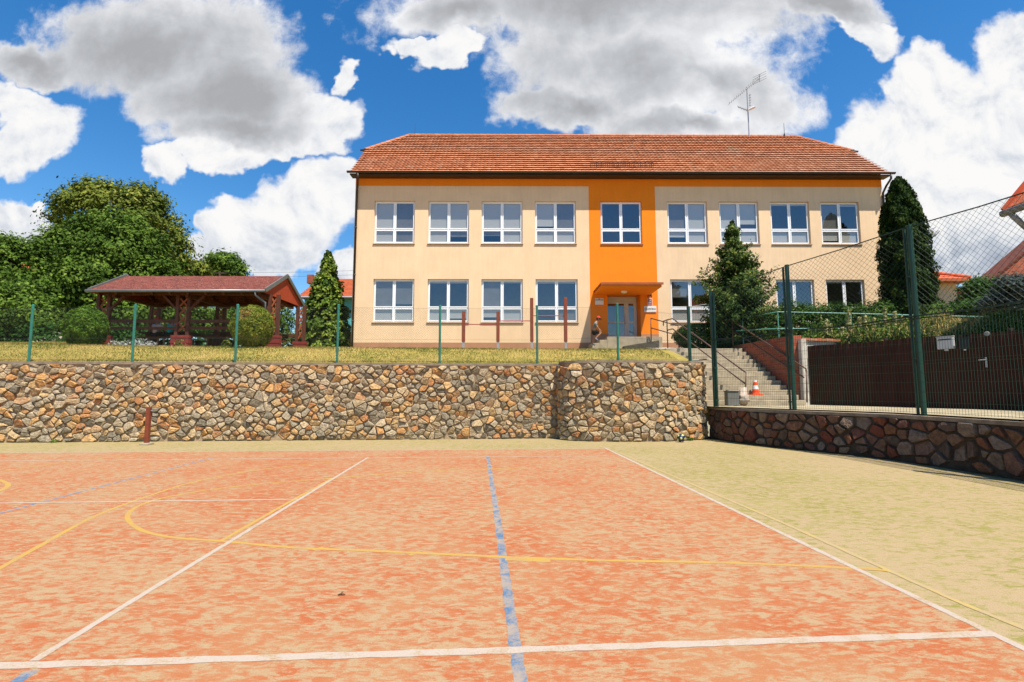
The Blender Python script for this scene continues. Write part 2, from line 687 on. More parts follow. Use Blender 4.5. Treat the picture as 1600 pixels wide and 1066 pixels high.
MAT_WL = line_material('white_line', (.50, .41, .33), .43)
MAT_YL = line_material('yellow_line', (.52, .32, .075), .455, (.45, .28, .13))
MAT_BL = line_material('blue_line', (.08, .17, .29), .525, (.37, .30, .24))


def ribbon(mb, pts, wd, z):
    """painted line with slightly uneven, worn edges"""
    src = [Vector((p[0], p[1])) for p in pts]
    pts = [src[0]]
    for a, b in zip(src, src[1:]):
        n = max(1, int((b - a).length / .07))
        pts += [a.lerp(b, k / n) for k in range(1, n + 1)]
    L, Rr = [], []
    for i, p in enumerate(pts):
        d = (pts[min(i + 1, len(pts) - 1)] - pts[max(i - 1, 0)]).normalized()
        n = Vector((-d.y, d.x)) * wd / 2
        L.append(p + n * random.uniform(.80, 1.08))
        Rr.append(p - n * random.uniform(.80, 1.08))
    for i in range(len(pts) - 1):
        mb.face([(Rr[i].x, Rr[i].y, z), (Rr[i + 1].x, Rr[i + 1].y, z), (L[i + 1].x, L[i + 1].y, z), (L[i].x, L[i].y, z)])


def spline(pts, n=6):
    P = [Vector((p[0], p[1])) for p in pts]
    out = []
    for i in range(len(P) - 1):
        p0, p1, p2, p3 = P[max(i - 1, 0)], P[i], P[i + 1], P[min(i + 2, len(P) - 1)]
        for k in range(n):
            t = k / n
            out.append(.5 * ((2 * p1) + (p2 - p0) * t + (2 * p0 - 5 * p1 + 4 * p2 - p3) * t * t + (3 * p1 - p0 - 3 * p2 + p3) * t ** 3))
    out.append(P[-1])
    return out


def gp(lst):
    return [onz(x, y, 0) for x, y in lst]


mb = MB()
ribbon(mb, gp([(-120, 1045), (59, 1039), (800, 1016), (1552, 990)]), 0.074, 0.0017)
ribbon(mb, [court(-34, 11.24), court(3.09, 11.24)], .05, 0.0017)
ribbon(mb, [court(-34, 7.10), court(-2.42, 7.10)], .05, 0.0017)
o = mb.build('white_court_lines', MAT_WL)
tag(o, kind='structure')
mb = MB()
ribbon(mb, gp([(53, 1033), (575, 715)]), .052, 0.0020)
ribbon(mb, gp([(1800, 1108), (1552, 991), (1200, 823), (945, 700)]), .06, 0.0020)
ribbon(mb, [court(-34, 12.62), court(3.07, 12.62)], .05, 0.0020)
tag(mb.build('white_court_lines', MAT_WL), kind='structure')
mb = MB()
ribbon(mb, gp([(762, 712), (778, 815), (800, 975), (817, 1090)]), .075, 0.0008)
ribbon(mb, gp([(334, 715), (170, 757), (0, 802), (-120, 834)]), .06, 0.0008)
ribbon(mb, gp([(52, 1048), (-10, 1088)]), .075, 0.0008)
tag(mb.build('blue_court_lines', MAT_BL), kind='structure')
mb = MB()
ribbon(mb, spline(gp([(1392, 893), (1350, 889), (1150, 880), (950, 876), (800, 871), (690, 866), (560, 860), (460, 856), (350, 846), (270, 840), (225, 830), (206, 819), (199, 808), (206, 797), (228, 786), (265, 776), (330, 765), (400, 757), (460, 752), (540, 746), (640, 738), (760, 733), (830, 731)])), .055, 0.0013)
ribbon(mb, spline(gp([(-120, 955), (0, 888), (75, 846), (150, 806), (230, 776), (300, 754), (380, 738), (450, 729), (520, 722)])), .055, 0.0013)
ribbon(mb, spline(gp([(-60, 742), (-10, 748), (13, 758), (-10, 770), (-60, 782)])), .07, 0.0012)
ribbon(mb, spline(gp([(-60, 748), (0, 737), (100, 723), (180, 714), (250, 708)])), .05, 0.0012)
ribbon(mb, gp([(345, 846), (430, 797), (520, 747)]), .05, 0.0014)
ribbon(mb, gp([(790, 873), (860, 876)]), .10, 0.0011)
ribbon(mb, gp([(490, 860), (505, 855)]), .05, 0.0011)
ribbon(mb, gp([(640, 868), (655, 862)]), .05, 0.0011)
tag(mb.build('yellow_court_lines', MAT_YL), kind='structure')
mb = MB()
ribbon(mb, gp([(1620, 990), (1510, 946), (1392, 893), (1230, 820), (1070, 752), (968, 708)]), .055, 0.0014)
tag(mb.build('yellow_court_lines', line_material('faded_yellow_line', (.52, .37, .12), .54, (.45, .335, .175))), kind='structure')

# ---- upper lawn, landing, terrace, ground beyond
MAT_LAWN_T, t, out = newmat('dry_lawn')
o_ = t.n('ShaderNodeTexCoord').outputs['Object']
n1 = t.noise(o_, 1.1, 6, .65, .4)
n2 = t.noise(o_, 9, 5, .7)
col = t.ramp(t.math('ADD', t.math('MULTIPLY', n1, .65), t.math('MULTIPLY', n2, .35)),
             [(.36, (.12, .13, .025)), (.45, (.27, .22, .048)), (.57, (.36, .26, .07)), (.66, (.44, .31, .10))])
p = principled(t, col, .95, .1, 0, t.noise(o_, 40, 5, .7), .8, .04)
t.put(out.inputs[0], p.outputs[0])
MATS['dry_lawn'] = MAT_LAWN_T


def height_sheet(name, xs, ys, fz, mat):
    mb = MB()
    V = [[(x, y, fz(x, y)) for x in xs] for y in ys]
    b = 0
    mb.v = [v for row in V for v in row]
    nx = len(xs)
    for j in range(len(ys) - 1):
        for i in range(nx - 1):
            mb.f.append((j * nx + i, j * nx + i + 1, (j + 1) * nx + i + 1, (j + 1) * nx + i))
            mb.mi.append(0)
            mb.ft.append(.5)
    o = mb.build(name, mat, smooth=True)
    tag(o, kind='structure')
    return o


def frange(a, b, n):
    return [a + (b - a) * i / (n - 1) for i in range(n)]


# rows of the lawn start just behind the wall line so nothing hangs over the court
mb = MB()
xs = frange(-60, 5.95, 100)
NR = 46
for j in range(NR):
    tt = (j / (NR - 1)) ** 2.0
    for x in xs:
        w0 = wall_line(min(x, 1.5)) + .22
        if x > 1.5:
            w0 = wall_line(1.5) + .22 - (.80 * math.sin(math.pi * min(1, (x - 1.5) / 4.6)) ** .5 if x < 5.9 else 0)
        y = w0 + (150 - w0) * tt
        mb.v.append((x, y, tz(x, y)))
for j in range(NR - 1):
    for i in range(len(xs) - 1):
        k = j * len(xs) + i
        mb.f.append((k, k + 1, k + len(xs) + 1, k + len(xs)))
        mb.mi.append(0)
        mb.ft.append(.5)
tag(mb.build('lawn', MAT_LAWN_T, smooth=True), kind='structure')
height_sheet('terrain', frange(-600, 600, 30), [60, 90, 150, 300, 600, 900], lambda x, y: 3.0 + (y - 60) * .004, MAT_LAWN_T)

MAT_CONC = M('concrete', (.40, .345, .26), .92, .15, var=.22, scale=5, bump=.35, bscale=60)
MAT_CONC2 = M('pale_concrete', (.42, .345, .235), .92, .15, var=.25, scale=4, bump=.35, bscale=50)
ST_L, ST_R = 5.98, 9.0
mb = MB()
mb.face([(ST_L - .02, 19.85, 3.08), (9.17, 19.85, 3.08), (9.17, 24.0, 3.5), (ST_L - .02, 24.0, 3.5)])
mb.face([(ST_L - .02, 24.0, 3.5), (9.05, 24.0, 3.5), (9.05, 24.6, 3.52), (ST_L - .02, 24.6, 3.52)])
tag(mb.build('landing_paving', MAT_CONC), kind='structure')
# terrace on the right, held by its walls
mb = MB()
TP = [(9.16, 24.6), (9.16, 20.6), (9.38, 16.9), (10.3, 18.0), (13.6, 12.2), (14.8, 6), (60, 6), (60, 150), (9.16, 150)]
TI = [(9.16, 24.6), (9.16, 20.6), (9.40, 17.2), (11.0, 18.9), (15.0, 13.0), (16.2, 7.4), (60, 7.4), (60, 150), (9.16, 150)]
TZO = [3.25, 3.25, 3.2, 2.80, 2.80, 2.80, 2.8, 3.25, 3.25]
mb.face([(x, y, 3.28) for x, y in TI][::-1][::-1])
for i in range(8):
    a, b, c, d = TP[i], TP[i + 1], TI[i + 1], TI[i]
    mb.face([(a[0], a[1], TZO[i]), (b[0], b[1], TZO[i + 1]), (c[0], c[1], 3.28), (d[0], d[1], 3.28)])
    mb.face([(a[0], a[1], 0), (b[0], b[1], 0), (b[0], b[1], TZO[i + 1]), (a[0], a[1], TZO[i])])
tag(mb.build('terrace_ground', MAT_LAWN_T), kind='structure')
# low ground at the foot of the stairs
sheet('yard', [(5.9, 15.0), (8.3, 11), (8.6, -2), (15, -2), (15, 12), (11.5, 18.5), (9.2, 20.2), (5.9, 20.2)], .98, M('yard_ground', (.36, .30, .19), .95, .1, var=.35, scale=2.5, bump=.4, bscale=25))

# ================================================================== stone walls
STONE_STOPS = [(0.0, (0.231, 0.193, 0.132)), (.14, (0.352, 0.286, 0.187)), (.32, (0.484, 0.369, 0.215)), (.48, (0.572, 0.380, 0.176)), (.62, (0.583, 0.319, 0.116)), (.72, (0.462, 0.204, 0.075)), (.82, (0.550, 0.407, 0.231)), (.92, (0.396, 0.325, 0.220)), (1.0, (0.572, 0.446, 0.281))]
MAT_STONE = tonemat('field_stone', STONE_STOPS, .9, 16, .42, .9, 26, .03, .2, (9, .56, .70, (.26, .22, .17)))
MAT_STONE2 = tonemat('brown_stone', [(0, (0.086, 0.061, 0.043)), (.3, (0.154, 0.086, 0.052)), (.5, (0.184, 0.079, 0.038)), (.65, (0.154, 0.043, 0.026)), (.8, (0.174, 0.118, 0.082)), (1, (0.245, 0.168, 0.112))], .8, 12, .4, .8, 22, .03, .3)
MAT_MORTAR = M('mortar', (.40, .29, .175), .95, .1, var=.3, scale=8, bump=.7, bscale=40, bdist=.02)
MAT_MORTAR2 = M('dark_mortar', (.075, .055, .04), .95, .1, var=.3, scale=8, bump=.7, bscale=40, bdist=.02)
MAT_COPE = M('coping', (.26, .20, .14), .92, .15, var=.3, scale=6, bump=.5, bscale=30)


def clip(poly, n, c):
    """keep the part of poly with p.n <= c"""
    out = []
    for i in range(len(poly)):
        a, b = poly[i], poly[(i + 1) % len(poly)]
        da, db_ = a[0] * n[0] + a[1] * n[1] - c, b[0] * n[0] + b[1] * n[1] - c
        if da <= 0:
            out.append(a)
        if (da < 0 < db_) or (db_ < 0 < da):
            t_ = da / (da - db_)
            out.append((a[0] + (b[0] - a[0]) * t_, a[1] + (b[1] - a[1]) * t_))
    return out


def cells(L, Hh, sx, sz, squash):
    """irregular rubble cells over a strip L long and Hh high"""
    nx, nz = max(1, round(L / sx)), max(1, round(Hh / sz))
    P = {}
    for j in range(-1, nz + 1):
        for i in range(-1, nx + 1):
            off = (j % 2) * .5
            P[i, j] = ((i + .5 + off - .25 + random.uniform(-.40, .40)) * L / nx, (j + .5 + random.uniform(-.46, .46)) * Hh / nz)
            if random.random() < .20 and 0 <= i < nx:
                P.pop((i, j))
    for (i, j), (x, z) in P.items():
        if not (0 <= i < nx and 0 <= j < nz):
            continue
        poly = [(x - sx * 1.4, z - sz * 1.4), (x + sx * 1.4, z - sz * 1.4), (x + sx * 1.4, z + sz * 1.4), (x - sx * 1.4, z + sz * 1.4)]
        for dj in (-2, -1, 0, 1, 2):
            for di in (-2, -1, 0, 1, 2):
                qn = P.get((i + di, j + dj))
                if qn is None or (di == 0 and dj == 0):
                    continue
                dx, dz = qn[0] - x, (qn[1] - z) * squash
                n = (dx, dz * squash)
                mx_, mz_ = (qn[0] + x) / 2, (qn[1] + z) / 2
                poly = clip(poly, n, mx_ * n[0] + mz_ * n[1])
                if len(poly) < 3:
                    break
            if len(poly) < 3:
                break
        poly = clip(poly, (-1, 0), 0) if len(poly) > 2 else poly
        for nn, c in (((1, 0), L), ((0, -1), -.01), ((0, 1), Hh - .01)):
            if len(poly) > 2:
                poly = clip(poly, nn, c)
        if len(poly) > 2:
            yield poly


def stone_wall(name, label, path, z0, z1, thick, s, mats, squash=1.25, gap=.015, cope=.05, dep=(.03, .09)):
    """path: points along the front face, left to right as seen from the court"""
    root = empty(name, (path[0][0], path[0][1], z0), label, 'stone wall')
    P = [Vector((p[0], p[1])) for p in path]
    cum = [0]
    for a, b in zip(P, P[1:]):
        cum.append(cum[-1] + (b - a).length)
    L = cum[-1]

    def fr(u):
        u = min(max(u, 0), L)
        for i in range(len(P) - 1):
            if u <= cum[i + 1] + 1e-9:
                t_ = (u - cum[i]) / (cum[i + 1] - cum[i])
                d = (P[i + 1] - P[i]).normalized()
                # blend the normals of neighbouring stretches
                d0 = (P[i] - P[i - 1]).normalized() if i else d
                d1 = (P[i + 2] - P[i + 1]).normalized() if i < len(P) - 2 else d
                dd = (d0.lerp(d, .5 + t_) if t_ < .5 else d.lerp(d1, t_ - .5)).normalized()
                return P[i].lerp(P[i + 1], t_), Vector((dd.y, -dd.x))
    n = max(2, int(L / .35))
    mb = MB()
    fronts = [fr(L * k / n) for k in range(n + 1)]
    for k in range(n):
        (a, na), (b, nb) = fronts[k], fronts[k + 1]
        ab, bb = a - na * thick, b - nb * thick
        mb.face([(a.x, a.y, z0), (b.x, b.y, z0), (b.x, b.y, z1), (a.x, a.y, z1)])
        mb.face([(bb.x, bb.y, z0), (ab.x, ab.y, z0), (ab.x, ab.y, z1), (bb.x, bb.y, z1)])
        mb.face([(a.x, a.y, z1), (b.x, b.y, z1), (bb.x, bb.y, z1), (ab.x, ab.y, z1)])
    for (a, na) in (fronts[0], fronts[-1]):
        ab = a - na * thick
        mb.face([(a.x, a.y, z0), (ab.x, ab.y, z0), (ab.x, ab.y, z1), (a.x, a.y, z1)])
    mb.build('core', mats[1], root)
    ms = MB()
    for poly in cells(L, z1 - z0, s[0], s[1], squash):
        cx, cz = sum(p_[0] for p_ in poly) / len(poly), sum(p_[1] for p_ in poly) / len(poly)
        # cut long corners so the stones read as broken rubble
        pts = []
        m = len(poly)
        for i in range(m):
            a, b, c = poly[i - 1], poly[i], poly[(i + 1) % m]
            e1, e2 = math.hypot(b[0] - a[0], b[1] - a[1]), math.hypot(c[0] - b[0], c[1] - b[1])
            k1, k2 = min(.22, .018 / max(e1, .01)), min(.22, .018 / max(e2, .01))
            if min(e1, e2) < .02:
                pts.append(b)
            else:
                pts.append((b[0] + (a[0] - b[0]) * k1, b[1] + (a[1] - b[1]) * k1))
                pts.append((b[0] + (c[0] - b[0]) * k2, b[1] + (c[1] - b[1]) * k2))
        rad = max(.02, min(math.hypot(p_[0] - cx, p_[1] - cz) for p_ in pts))
        g = random.uniform(.4, 1.7) * gap
        sh = max(.45, 1 - g / rad)
        depth = random.uniform(*dep)
        tx, tzz = random.uniform(-.30, .30), random.uniform(-.25, .35)
        ms.tone = random.random()
        rings = []
        for (k_, dp) in ((sh * 1.03, -.01), (sh, depth * .55), (sh * .93, depth * .95), (sh * .40, depth * 1.04)):
            ring = []
            for (px, pz) in pts:
                u_, z_ = cx + (px - cx) * k_, cz + (pz - cz) * k_
                f_, nrm = fr(u_)
                dd = dp + ((u_ - cx) * tx + (z_ - cz) * tzz) * (1 if dp > .02 else 0) + random.uniform(-.006, .006)
                ring.append((f_.x + nrm.x * dd, f_.y + nrm.y * dd, z0 + z_))
            rings.append(ring)
        mm = len(pts)
        vs = [v for r_ in rings for v in r_]
        fs = []
        for ri in range(3):
            for i in range(mm):
                i2 = (i + 1) % mm
                fs.append((ri * mm + i, ri * mm + i2, (ri + 1) * mm + i2, (ri + 1) * mm + i))
        fs.append(tuple(3 * mm + i for i in range(mm)))
        ms.add(vs, fs)
    ms.build('stones', mats[0], root)
    mc = MB()
    for k in range(n):
        (a, na), (b, nb) = fronts[k], fronts[k + 1]
        hh = [z1, z1 + cope]
        o1, o2 = .035, thick + .03
        c_ = [a + na * o1, b + nb * o1, b - nb * o2, a - na * o2]
        for ring in ((0, 1), ):
            mc.face([(c_[0].x, c_[0].y, hh[0] - .02), (c_[1].x, c_[1].y, hh[0] - .02), (c_[1].x, c_[1].y, hh[1]), (c_[0].x, c_[0].y, hh[1])])
            mc.face([(c_[0].x, c_[0].y, hh[1]), (c_[1].x, c_[1].y, hh[1]), (c_[2].x, c_[2].y, hh[1]), (c_[3].x, c_[3].y, hh[1])])
            mc.face([(c_[1].x, c_[1].y, hh[0] - .02), (c_[0].x, c_[0].y, hh[0] - .02), (c_[3].x, c_[3].y, hh[0] - .02), (c_[2].x, c_[2].y, hh[0] - .02)])
            mc.face([(c_[2].x, c_[2].y, hh[0] - .02), (c_[3].x, c_[3].y, hh[0] - .02), (c_[3].x, c_[3].y, hh[1]), (c_[2].x, c_[2].y, hh[1])])
    mc.build('coping', MAT_COPE, root)
    return root


stone_wall('stone_wall', 'long straight retaining wall of grey and ochre rubble stone below the lawn',
           [(-22, wall_line(-22)), (1.55, wall_line(1.55))], 0, 2.22, .30, (.225, .140), (MAT_STONE, MAT_MORTAR))
BAST = [(1.75, 15.9), (1.50, 15.62), (1.44, 15.35), (1.50, 15.08), (1.66, 14.85), (1.95, 14.67), (2.35, 14.57), (2.9, 14.52), (3.7, 14.52), (4.5, 14.62), (5.1, 14.80), (5.55, 15.04), (5.84, 15.36), (5.98, 15.75), (6.0, 16.5), (6.0, 17.6)]
stone_wall('curved_stone_wall', 'curved rubble stone bastion with rounded ends in front of the stairs', BAST, 0, 2.27, .28, (.225, .145), (MAT_STONE, MAT_MORTAR))
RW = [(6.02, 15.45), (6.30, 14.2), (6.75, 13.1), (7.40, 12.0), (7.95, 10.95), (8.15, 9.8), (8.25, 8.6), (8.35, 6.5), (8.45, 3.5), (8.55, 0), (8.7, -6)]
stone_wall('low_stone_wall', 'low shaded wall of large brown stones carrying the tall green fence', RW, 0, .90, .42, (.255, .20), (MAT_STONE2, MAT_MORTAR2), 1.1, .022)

# ================================================================== school building
BROOT = Vector((0, GB_PLANE_Y0, 3.5))
BANG = .006
school = empty('school_building', BROOT, 'long two storey beige school with orange entrance bay and red tiled half hipped roof', 'school', rz=BANG)


def fac(x, y, w0=0.0):
    """photo pixel -> (u, z) on the plane w0 metres behind the front wall"""
    d = ray(x, y)
    ca, sa = math.cos(BANG), math.sin(BANG)
    n = Vector((-sa, ca, 0))
    k = ((BROOT - Vector((0, 0, EYE))).dot(n) + w0) / d.dot(n)
    P_ = Vector((0, 0, EYE)) + d * k - BROOT
    return P_.x * ca + P_.y * sa, P_.z


def render_mat(name, c, dirt):
    m, t, out = newmat(name)
    o = t.n('ShaderNodeTexCoord').outputs['Object']
    n1 = t.noise(o, .9, 5, .6)
    n2 = t.noise(t.mapping(o, scale=(5.0, 5.0, .35)), 1.6, 6, .65)
    n3 = t.noise(o, 45, 4, .7)
    v = t.math('ADD', t.math('ADD', t.math('MULTIPLY', n1, .45), t.math('MULTIPLY', n2, .35)), t.math('MULTIPLY', n3, .20))
    col = t.mix(t.map(v, .36, .64), kc(tuple(a * (1 - dirt) for a in c), .88), kc(tuple(a * (1 + dirt * .5) for a in c), .88))
    p = principled(t, col, .95, .08, 0, t.noise(o, 90, 4, .7), .4, .006)
    t.put(out.inputs[0], p.outputs[0])
    MATS[name] = m
    return m


MAT_BEIGE = render_mat('beige_render', (.82, .585, .36), .09)
MAT_ORANGE = render_mat('orange_render', (.90, .245, .018), .07)
MAT_PLINTH = M('plinth_render', (.46, .235, .135), .92, .12, var=.08, scale=2, bump=.25, bscale=90, bdist=.004)
MAT_PVC = M('white_frame', (.92, .92, .91), .35, .4, var=.02)
MAT_DBROWN = M('brown_sheet', (.045, .030, .022), .5, .4, var=.2, scale=4)
MAT_SILL = M('sill_sheet', (.13, .065, .04), .5, .4, var=.1)
MAT_ALU = M('door_aluminium', (.62, .58, .53), .4, .5, var=.03)
MAT_BLIND, t, out = newmat('blind_slats')
o_ = t.n('ShaderNodeTexCoord').outputs['Object']
wv_ = t.n('ShaderNodeTexWave', wave_type='BANDS', bands_direction='Z', wave_profile='SAW')
wv_.inputs['Scale'].default_value = 6.5
t.put(wv_.inputs['Vector'], o_)
p = principled(t, t.mix(wv_.outputs[0], (.48, .465, .43), (.60, .585, .545)), .6, .2)
t.put(out.inputs[0], p.outputs[0])
MAT_BLIND_D = M('dark_blind', (.215, .20, .18), .7, .2, var=.12, scale=2)
DARKB = {('u0', 1), ('u3', 1), ('u5', 0), ('u8', 0), ('l0', 0), ('l2', 0), ('l0', 1), ('u1', 3), ('u2', 2), ('l5', 0), ('l3', 3), ('u0', 3)}
MAT_ROOM = M('room_interior', (.30, .28, .25), .9, .1, var=.1)


def glass(name, tint, refl):
    m, t, out = newmat(name)
    tr = t.n('ShaderNodeBsdfTransparent')
    t.put(tr.inputs[0], tint)
    gl = t.n('ShaderNodeBsdfGlossy')
    t.put(gl.inputs[0], (.94, .97, 1.0))
    gl.inputs['Roughness'].default_value = .012
    o = t.n('ShaderNodeTexCoord').outputs['Object']
    b = t.n('ShaderNodeBump')
    b.inputs['Strength'].default_value = .06
    b.inputs['Distance'].default_value = .05
    t.put(b.inputs['Height'], t.noise(o, 1.4, 2, .5))
    t.put(gl.inputs['Normal'], b.outputs[0])
    lw = t.n('ShaderNodeLayerWeight')
    lw.inputs[0].default_value = .35
    f = t.math('ADD', t.math('MULTIPLY', lw.outputs['Fresnel'], .30), refl, clamp=True)
    ms = t.n('ShaderNodeMixShader')
    t.put(ms.inputs[0], f)
    t.put(ms.inputs[1], tr.outputs[0])
    t.put(ms.inputs[2], gl.outputs[0])
    t.put(out.inputs[0], ms.outputs[0])
    return m


MAT_GLASS = glass('window_glass', (.90, .91, .89), .13)
MAT_DOORG = glass('door_glass', (.45, .42, .40), .12)

UL, UR = fac(557, 400)[0] + .05, fac(1372, 400)[0]
UL = fac(556, 279)[0]
UR = fac(1377, 284)[0]
Z_TOP = fac(800, 274)[1] + .1
Z_BAND = fac(740, 291)[1]
Z_PL = fac(740, 535.5)[1]
OL, OR_ = fac(920, 330)[0], fac(1024, 330)[0]
DEPTH = 7.9

# window openings: (u0, u1, z0, z1)
UP = [(584.6, 648), (669, 733), (752.5, 816.5), (836, 900), (938.5, 1003), (1042.8, 1105.5), (1124.3, 1186), (1204.4, 1265.5), (1283, 1343.7)]
LO = [(582.6, 647), (667.7, 732.4), (752, 817), (837, 903), None, (1048, 1110.5), (1131, 1192), (1213.7, 1273.5), (1292, 1352.5)]
zt_u, zb_u = fac(740, 314.2)[1], fac(740, 380.5)[1]
zt_l, zb_l = fac(740, 436.2)[1], fac(740, 503.5)[1]
OPEN = []
for i, (a, b) in enumerate(UP):
    OPEN.append((fac(a, 345)[0], fac(b, 345)[0], zb_u, zt_u, 'u%d' % i))
for i, ab_ in enumerate(LO):
    if ab_:
        OPEN.append((fac(ab_[0], 470)[0], fac(ab_[1], 470)[0], zb_l, zt_l, 'l%d' % i))
DU0, DU1 = fac(949.5, 490)[0], fac(1001, 490)[0]
DZ0, DZ1 = fac(970, 531)[1], fac(970, 460)[1]
DOOR = (DU0, DU1, DZ0, DZ1, 'door')

mb = MB()
us = sorted({UL, UR, OL, OR_} | {v for o_ in OPEN + [DOOR] for v in o_[:2]})
zs = sorted({-1.0, Z_PL, Z_BAND, Z_TOP} | {v for o_ in OPEN + [DOOR] for v in o_[2:4]})
for a, b in zip(us, us[1:]):
    for c, d in zip(zs, zs[1:]):
        um, zm = (a + b) / 2, (c + d) / 2
        if any(o_[0] < um < o_[1] and o_[2] < zm < o_[3] for o_ in OPEN + [DOOR]):
            continue
        mi = 2 if zm < Z_PL else (1 if (zm > Z_BAND or OL < um < OR_) else 0)
        mb.face([(a, 0, c), (b, 0, c), (b, 0, d), (a, 0, d)], mi)
for (a, b, c, d, k) in OPEN + [DOOR]:
    dep = .72 if k == 'door' else .20
    mi = 1 if (k == 'door' or k == 'u4') else 0
    mb.face([(a, 0, c), (a, 0, d), (a, dep, d), (a, dep, c)], mi)
    mb.face([(b, 0, d), (b, 0, c), (b, dep, c), (b, dep, d)], mi)
    mb.face([(a, 0, d), (b, 0, d), (b, dep, d), (a, dep, d)], mi)
    mb.face([(b, 0, c), (a, 0, c), (a, dep, c), (b, dep, c)], mi)
# side walls with gables and the back
ZR = None
mb.face([(UL, DEPTH, -1), (UL, 0, -1), (UL, 0, Z_TOP), (UL, DEPTH, Z_TOP)], 0)
mb.face([(UR, 0, -1), (UR, DEPTH, -1), (UR, DEPTH, Z_TOP), (UR, 0, Z_TOP)], 0)
mb.face([(UR, DEPTH, -1), (UL, DEPTH, -1), (UL, DEPTH, Z_TOP), (UR, DEPTH, Z_TOP)], 0)
# roof measures
OVR = .50
EZ = fac(800, 269.5, -OVR)[1]            # eave line
SL = .95
VL, VR = UL - .14, UR + .10              # verge
MIDW = DEPTH / 2
RISE = SL * (MIDW + OVR)
RZ = EZ + RISE
HL = 1.95                                 # length of the half hip
gz_ = RZ - HL * SL
for (u_, fl) in ((UL, 1), (UR, -1)):
    w1 = (gz_ - EZ) / SL - OVR
    pts = [(u_, 0, Z_TOP), (u_, w1, gz_ - .1), (u_, DEPTH - w1, gz_ - .1), (u_, DEPTH, Z_TOP)]
    mb.face(pts if fl > 0 else pts[::-1], 0)
mb.build('wall', [MAT_BEIGE, MAT_ORANGE, MAT_PLINTH], school, local=True)
# floors inside so rooms are dark
mb = MB()
for zf in (Z_PL - .05, (zt_l + zb_u) / 2, Z_TOP - .05):
    mb.face([(UL + .05, .3, zf), (UR - .05, .3, zf), (UR - .05, DEPTH - .05, zf), (UL + .05, DEPTH - .05, zf)])
mb.face([(UL + .05, 3.6, Z_PL), (UR - .05, 3.6, Z_PL), (UR - .05, 3.6, Z_TOP - .05), (UL + .05, 3.6, Z_TOP - .05)])
for uu in (UL + .06, fac(910, 345)[0], fac(1032, 345)[0], UR - .06):
    mb.face([(uu, .3, Z_PL), (uu, 3.6, Z_PL), (uu, 3.6, Z_TOP - .06), (uu, .3, Z_TOP - .06)])
mb.build('room_partition', MAT_ROOM, school, local=True)

# blinds: fraction lowered for upper-left, upper-right, lower-left, lower-right pane
BL = {'u0': (1, 1, 1, 1), 'u1': (1, 1, 1, .5), 'u2': (1, 1, .4, 1), 'u3': (.9, 1, 1, 1), 'u4': (0, 0, 0, 0), 'u5': (1, .95, .5, 1), 'u6': (1, .8, 1, 1), 'u7': (.05, .05, .9, .9), 'u8': (1, .08, .8, .9),
      'l0': (1, .9, 1, 1), 'l1': (.07, .07, 1, .8), 'l2': (1, .06, .7, 1), 'l3': (.07, .07, 0, 1), 'l5': (.62, .08, 1, .9), 'l6': (0, 0, 0, 0), 'l7': (0, 0, 0, 0), 'l8': (.05, 0, 0, 0)}


def frame_rect(mb, a, b, c, d, t_, y0, y1):
    """four butt-jointed bars round a rectangle"""
    mb.box(a, a + t_, y0, y1, c, d)
    mb.box(b - t_, b, y0, y1, c, d)
    mb.box(a + t_, b - t_, y0, y1, c, c + t_)
    mb.box(a + t_, b - t_, y0, y1, d - t_, d)


for (a, b, c, d, k) in OPEN:
    y0, y1 = .115, .185
    fm = MB()
    g = .004
    a_, b_, c_, d_ = a + g, b - g, c + g, d - g
    T = .058
    um = (a_ + b_) / 2
    ztr = c_ + (d_ - c_) * .335
    fm.box(a_, a_ + T, y0, y1, c_, d_)
    fm.box(b_ - T, b_, y0, y1, c_, d_)
    fm.box(a_ + T, b_ - T, y0, y1, c_, c_ + T)
    fm.box(a_ + T, b_ - T, y0, y1, d_ - T, d_)
    fm.box(um - .035, um + .035, y0, y1, c_ + T, d_ - T)
    fm.box(a_ + T, um - .035, y0, y1, ztr - .035, ztr + .035)
    fm.box(um + .035, b_ - T, y0, y1, ztr - .035, ztr + .035)
    win = fm.build('window', MAT_PVC, school, local=True, bevel=.004)
    panes = [(a_ + T, um - .035, ztr + .035, d_ - T), (um + .035, b_ - T, ztr + .035, d_ - T), (a_ + T, um - .035, c_ + T, ztr - .035), (um + .035, b_ - T, c_ + T, ztr - .035)]
    sm, gm, bm = MB(), MB(), MB()
    for q_, (pa, pb, pc, pd) in enumerate(panes):
        frame_rect(sm, pa - .008, pb + .008, pc - .008, pd + .008, .048, y0 - .018, y0 + .03)
        tw = random.uniform(-.006, .006)
        tv = random.uniform(-.004, .004)
        gm.face([(pa + .03, y0 + .012 + tw, pc + .03), (pb - .03, y0 + .012 - tw, pc + .03), (pb - .03, y0 + .012 - tw + tv, pd - .03), (pa + .03, y0 + .012 + tw + tv, pd - .03)])
        fr_ = BL[k][q_]
        if fr_ > 0:
            zb_ = pd - .03 - (pd - pc - .06) * fr_
            bm = MB()
            bm.box(pa + .035, pb - .035, y0 + .055, y0 + .062, zb_, pd - .03)
            bm.build('blind', MAT_BLIND_D if (k, q_) in DARKB else MAT_BLIND, win, local=True)
    sm.build('sash', MAT_PVC, win, local=True, bevel=.004)
    gm.build('pane', MAT_GLASS, win, local=True)
    sm = MB()
    sm.add([(a - .03, -.045, c - .035), (b + .03, -.045, c - .035), (b + .03, .113, c + .002), (a - .03, .113, c + .002), (a - .03, -.045, c - .062), (b + .03, -.045, c - .062), (b + .03, .02, c - .045), (a - .03, .02, c - .045)],
           [(0, 1, 2, 3), (4, 5, 1, 0), (7, 6, 5, 4), (0, 3, 7, 4), (1, 5, 6, 2)])
    sm.build('sill', MAT_SILL, win, local=True)

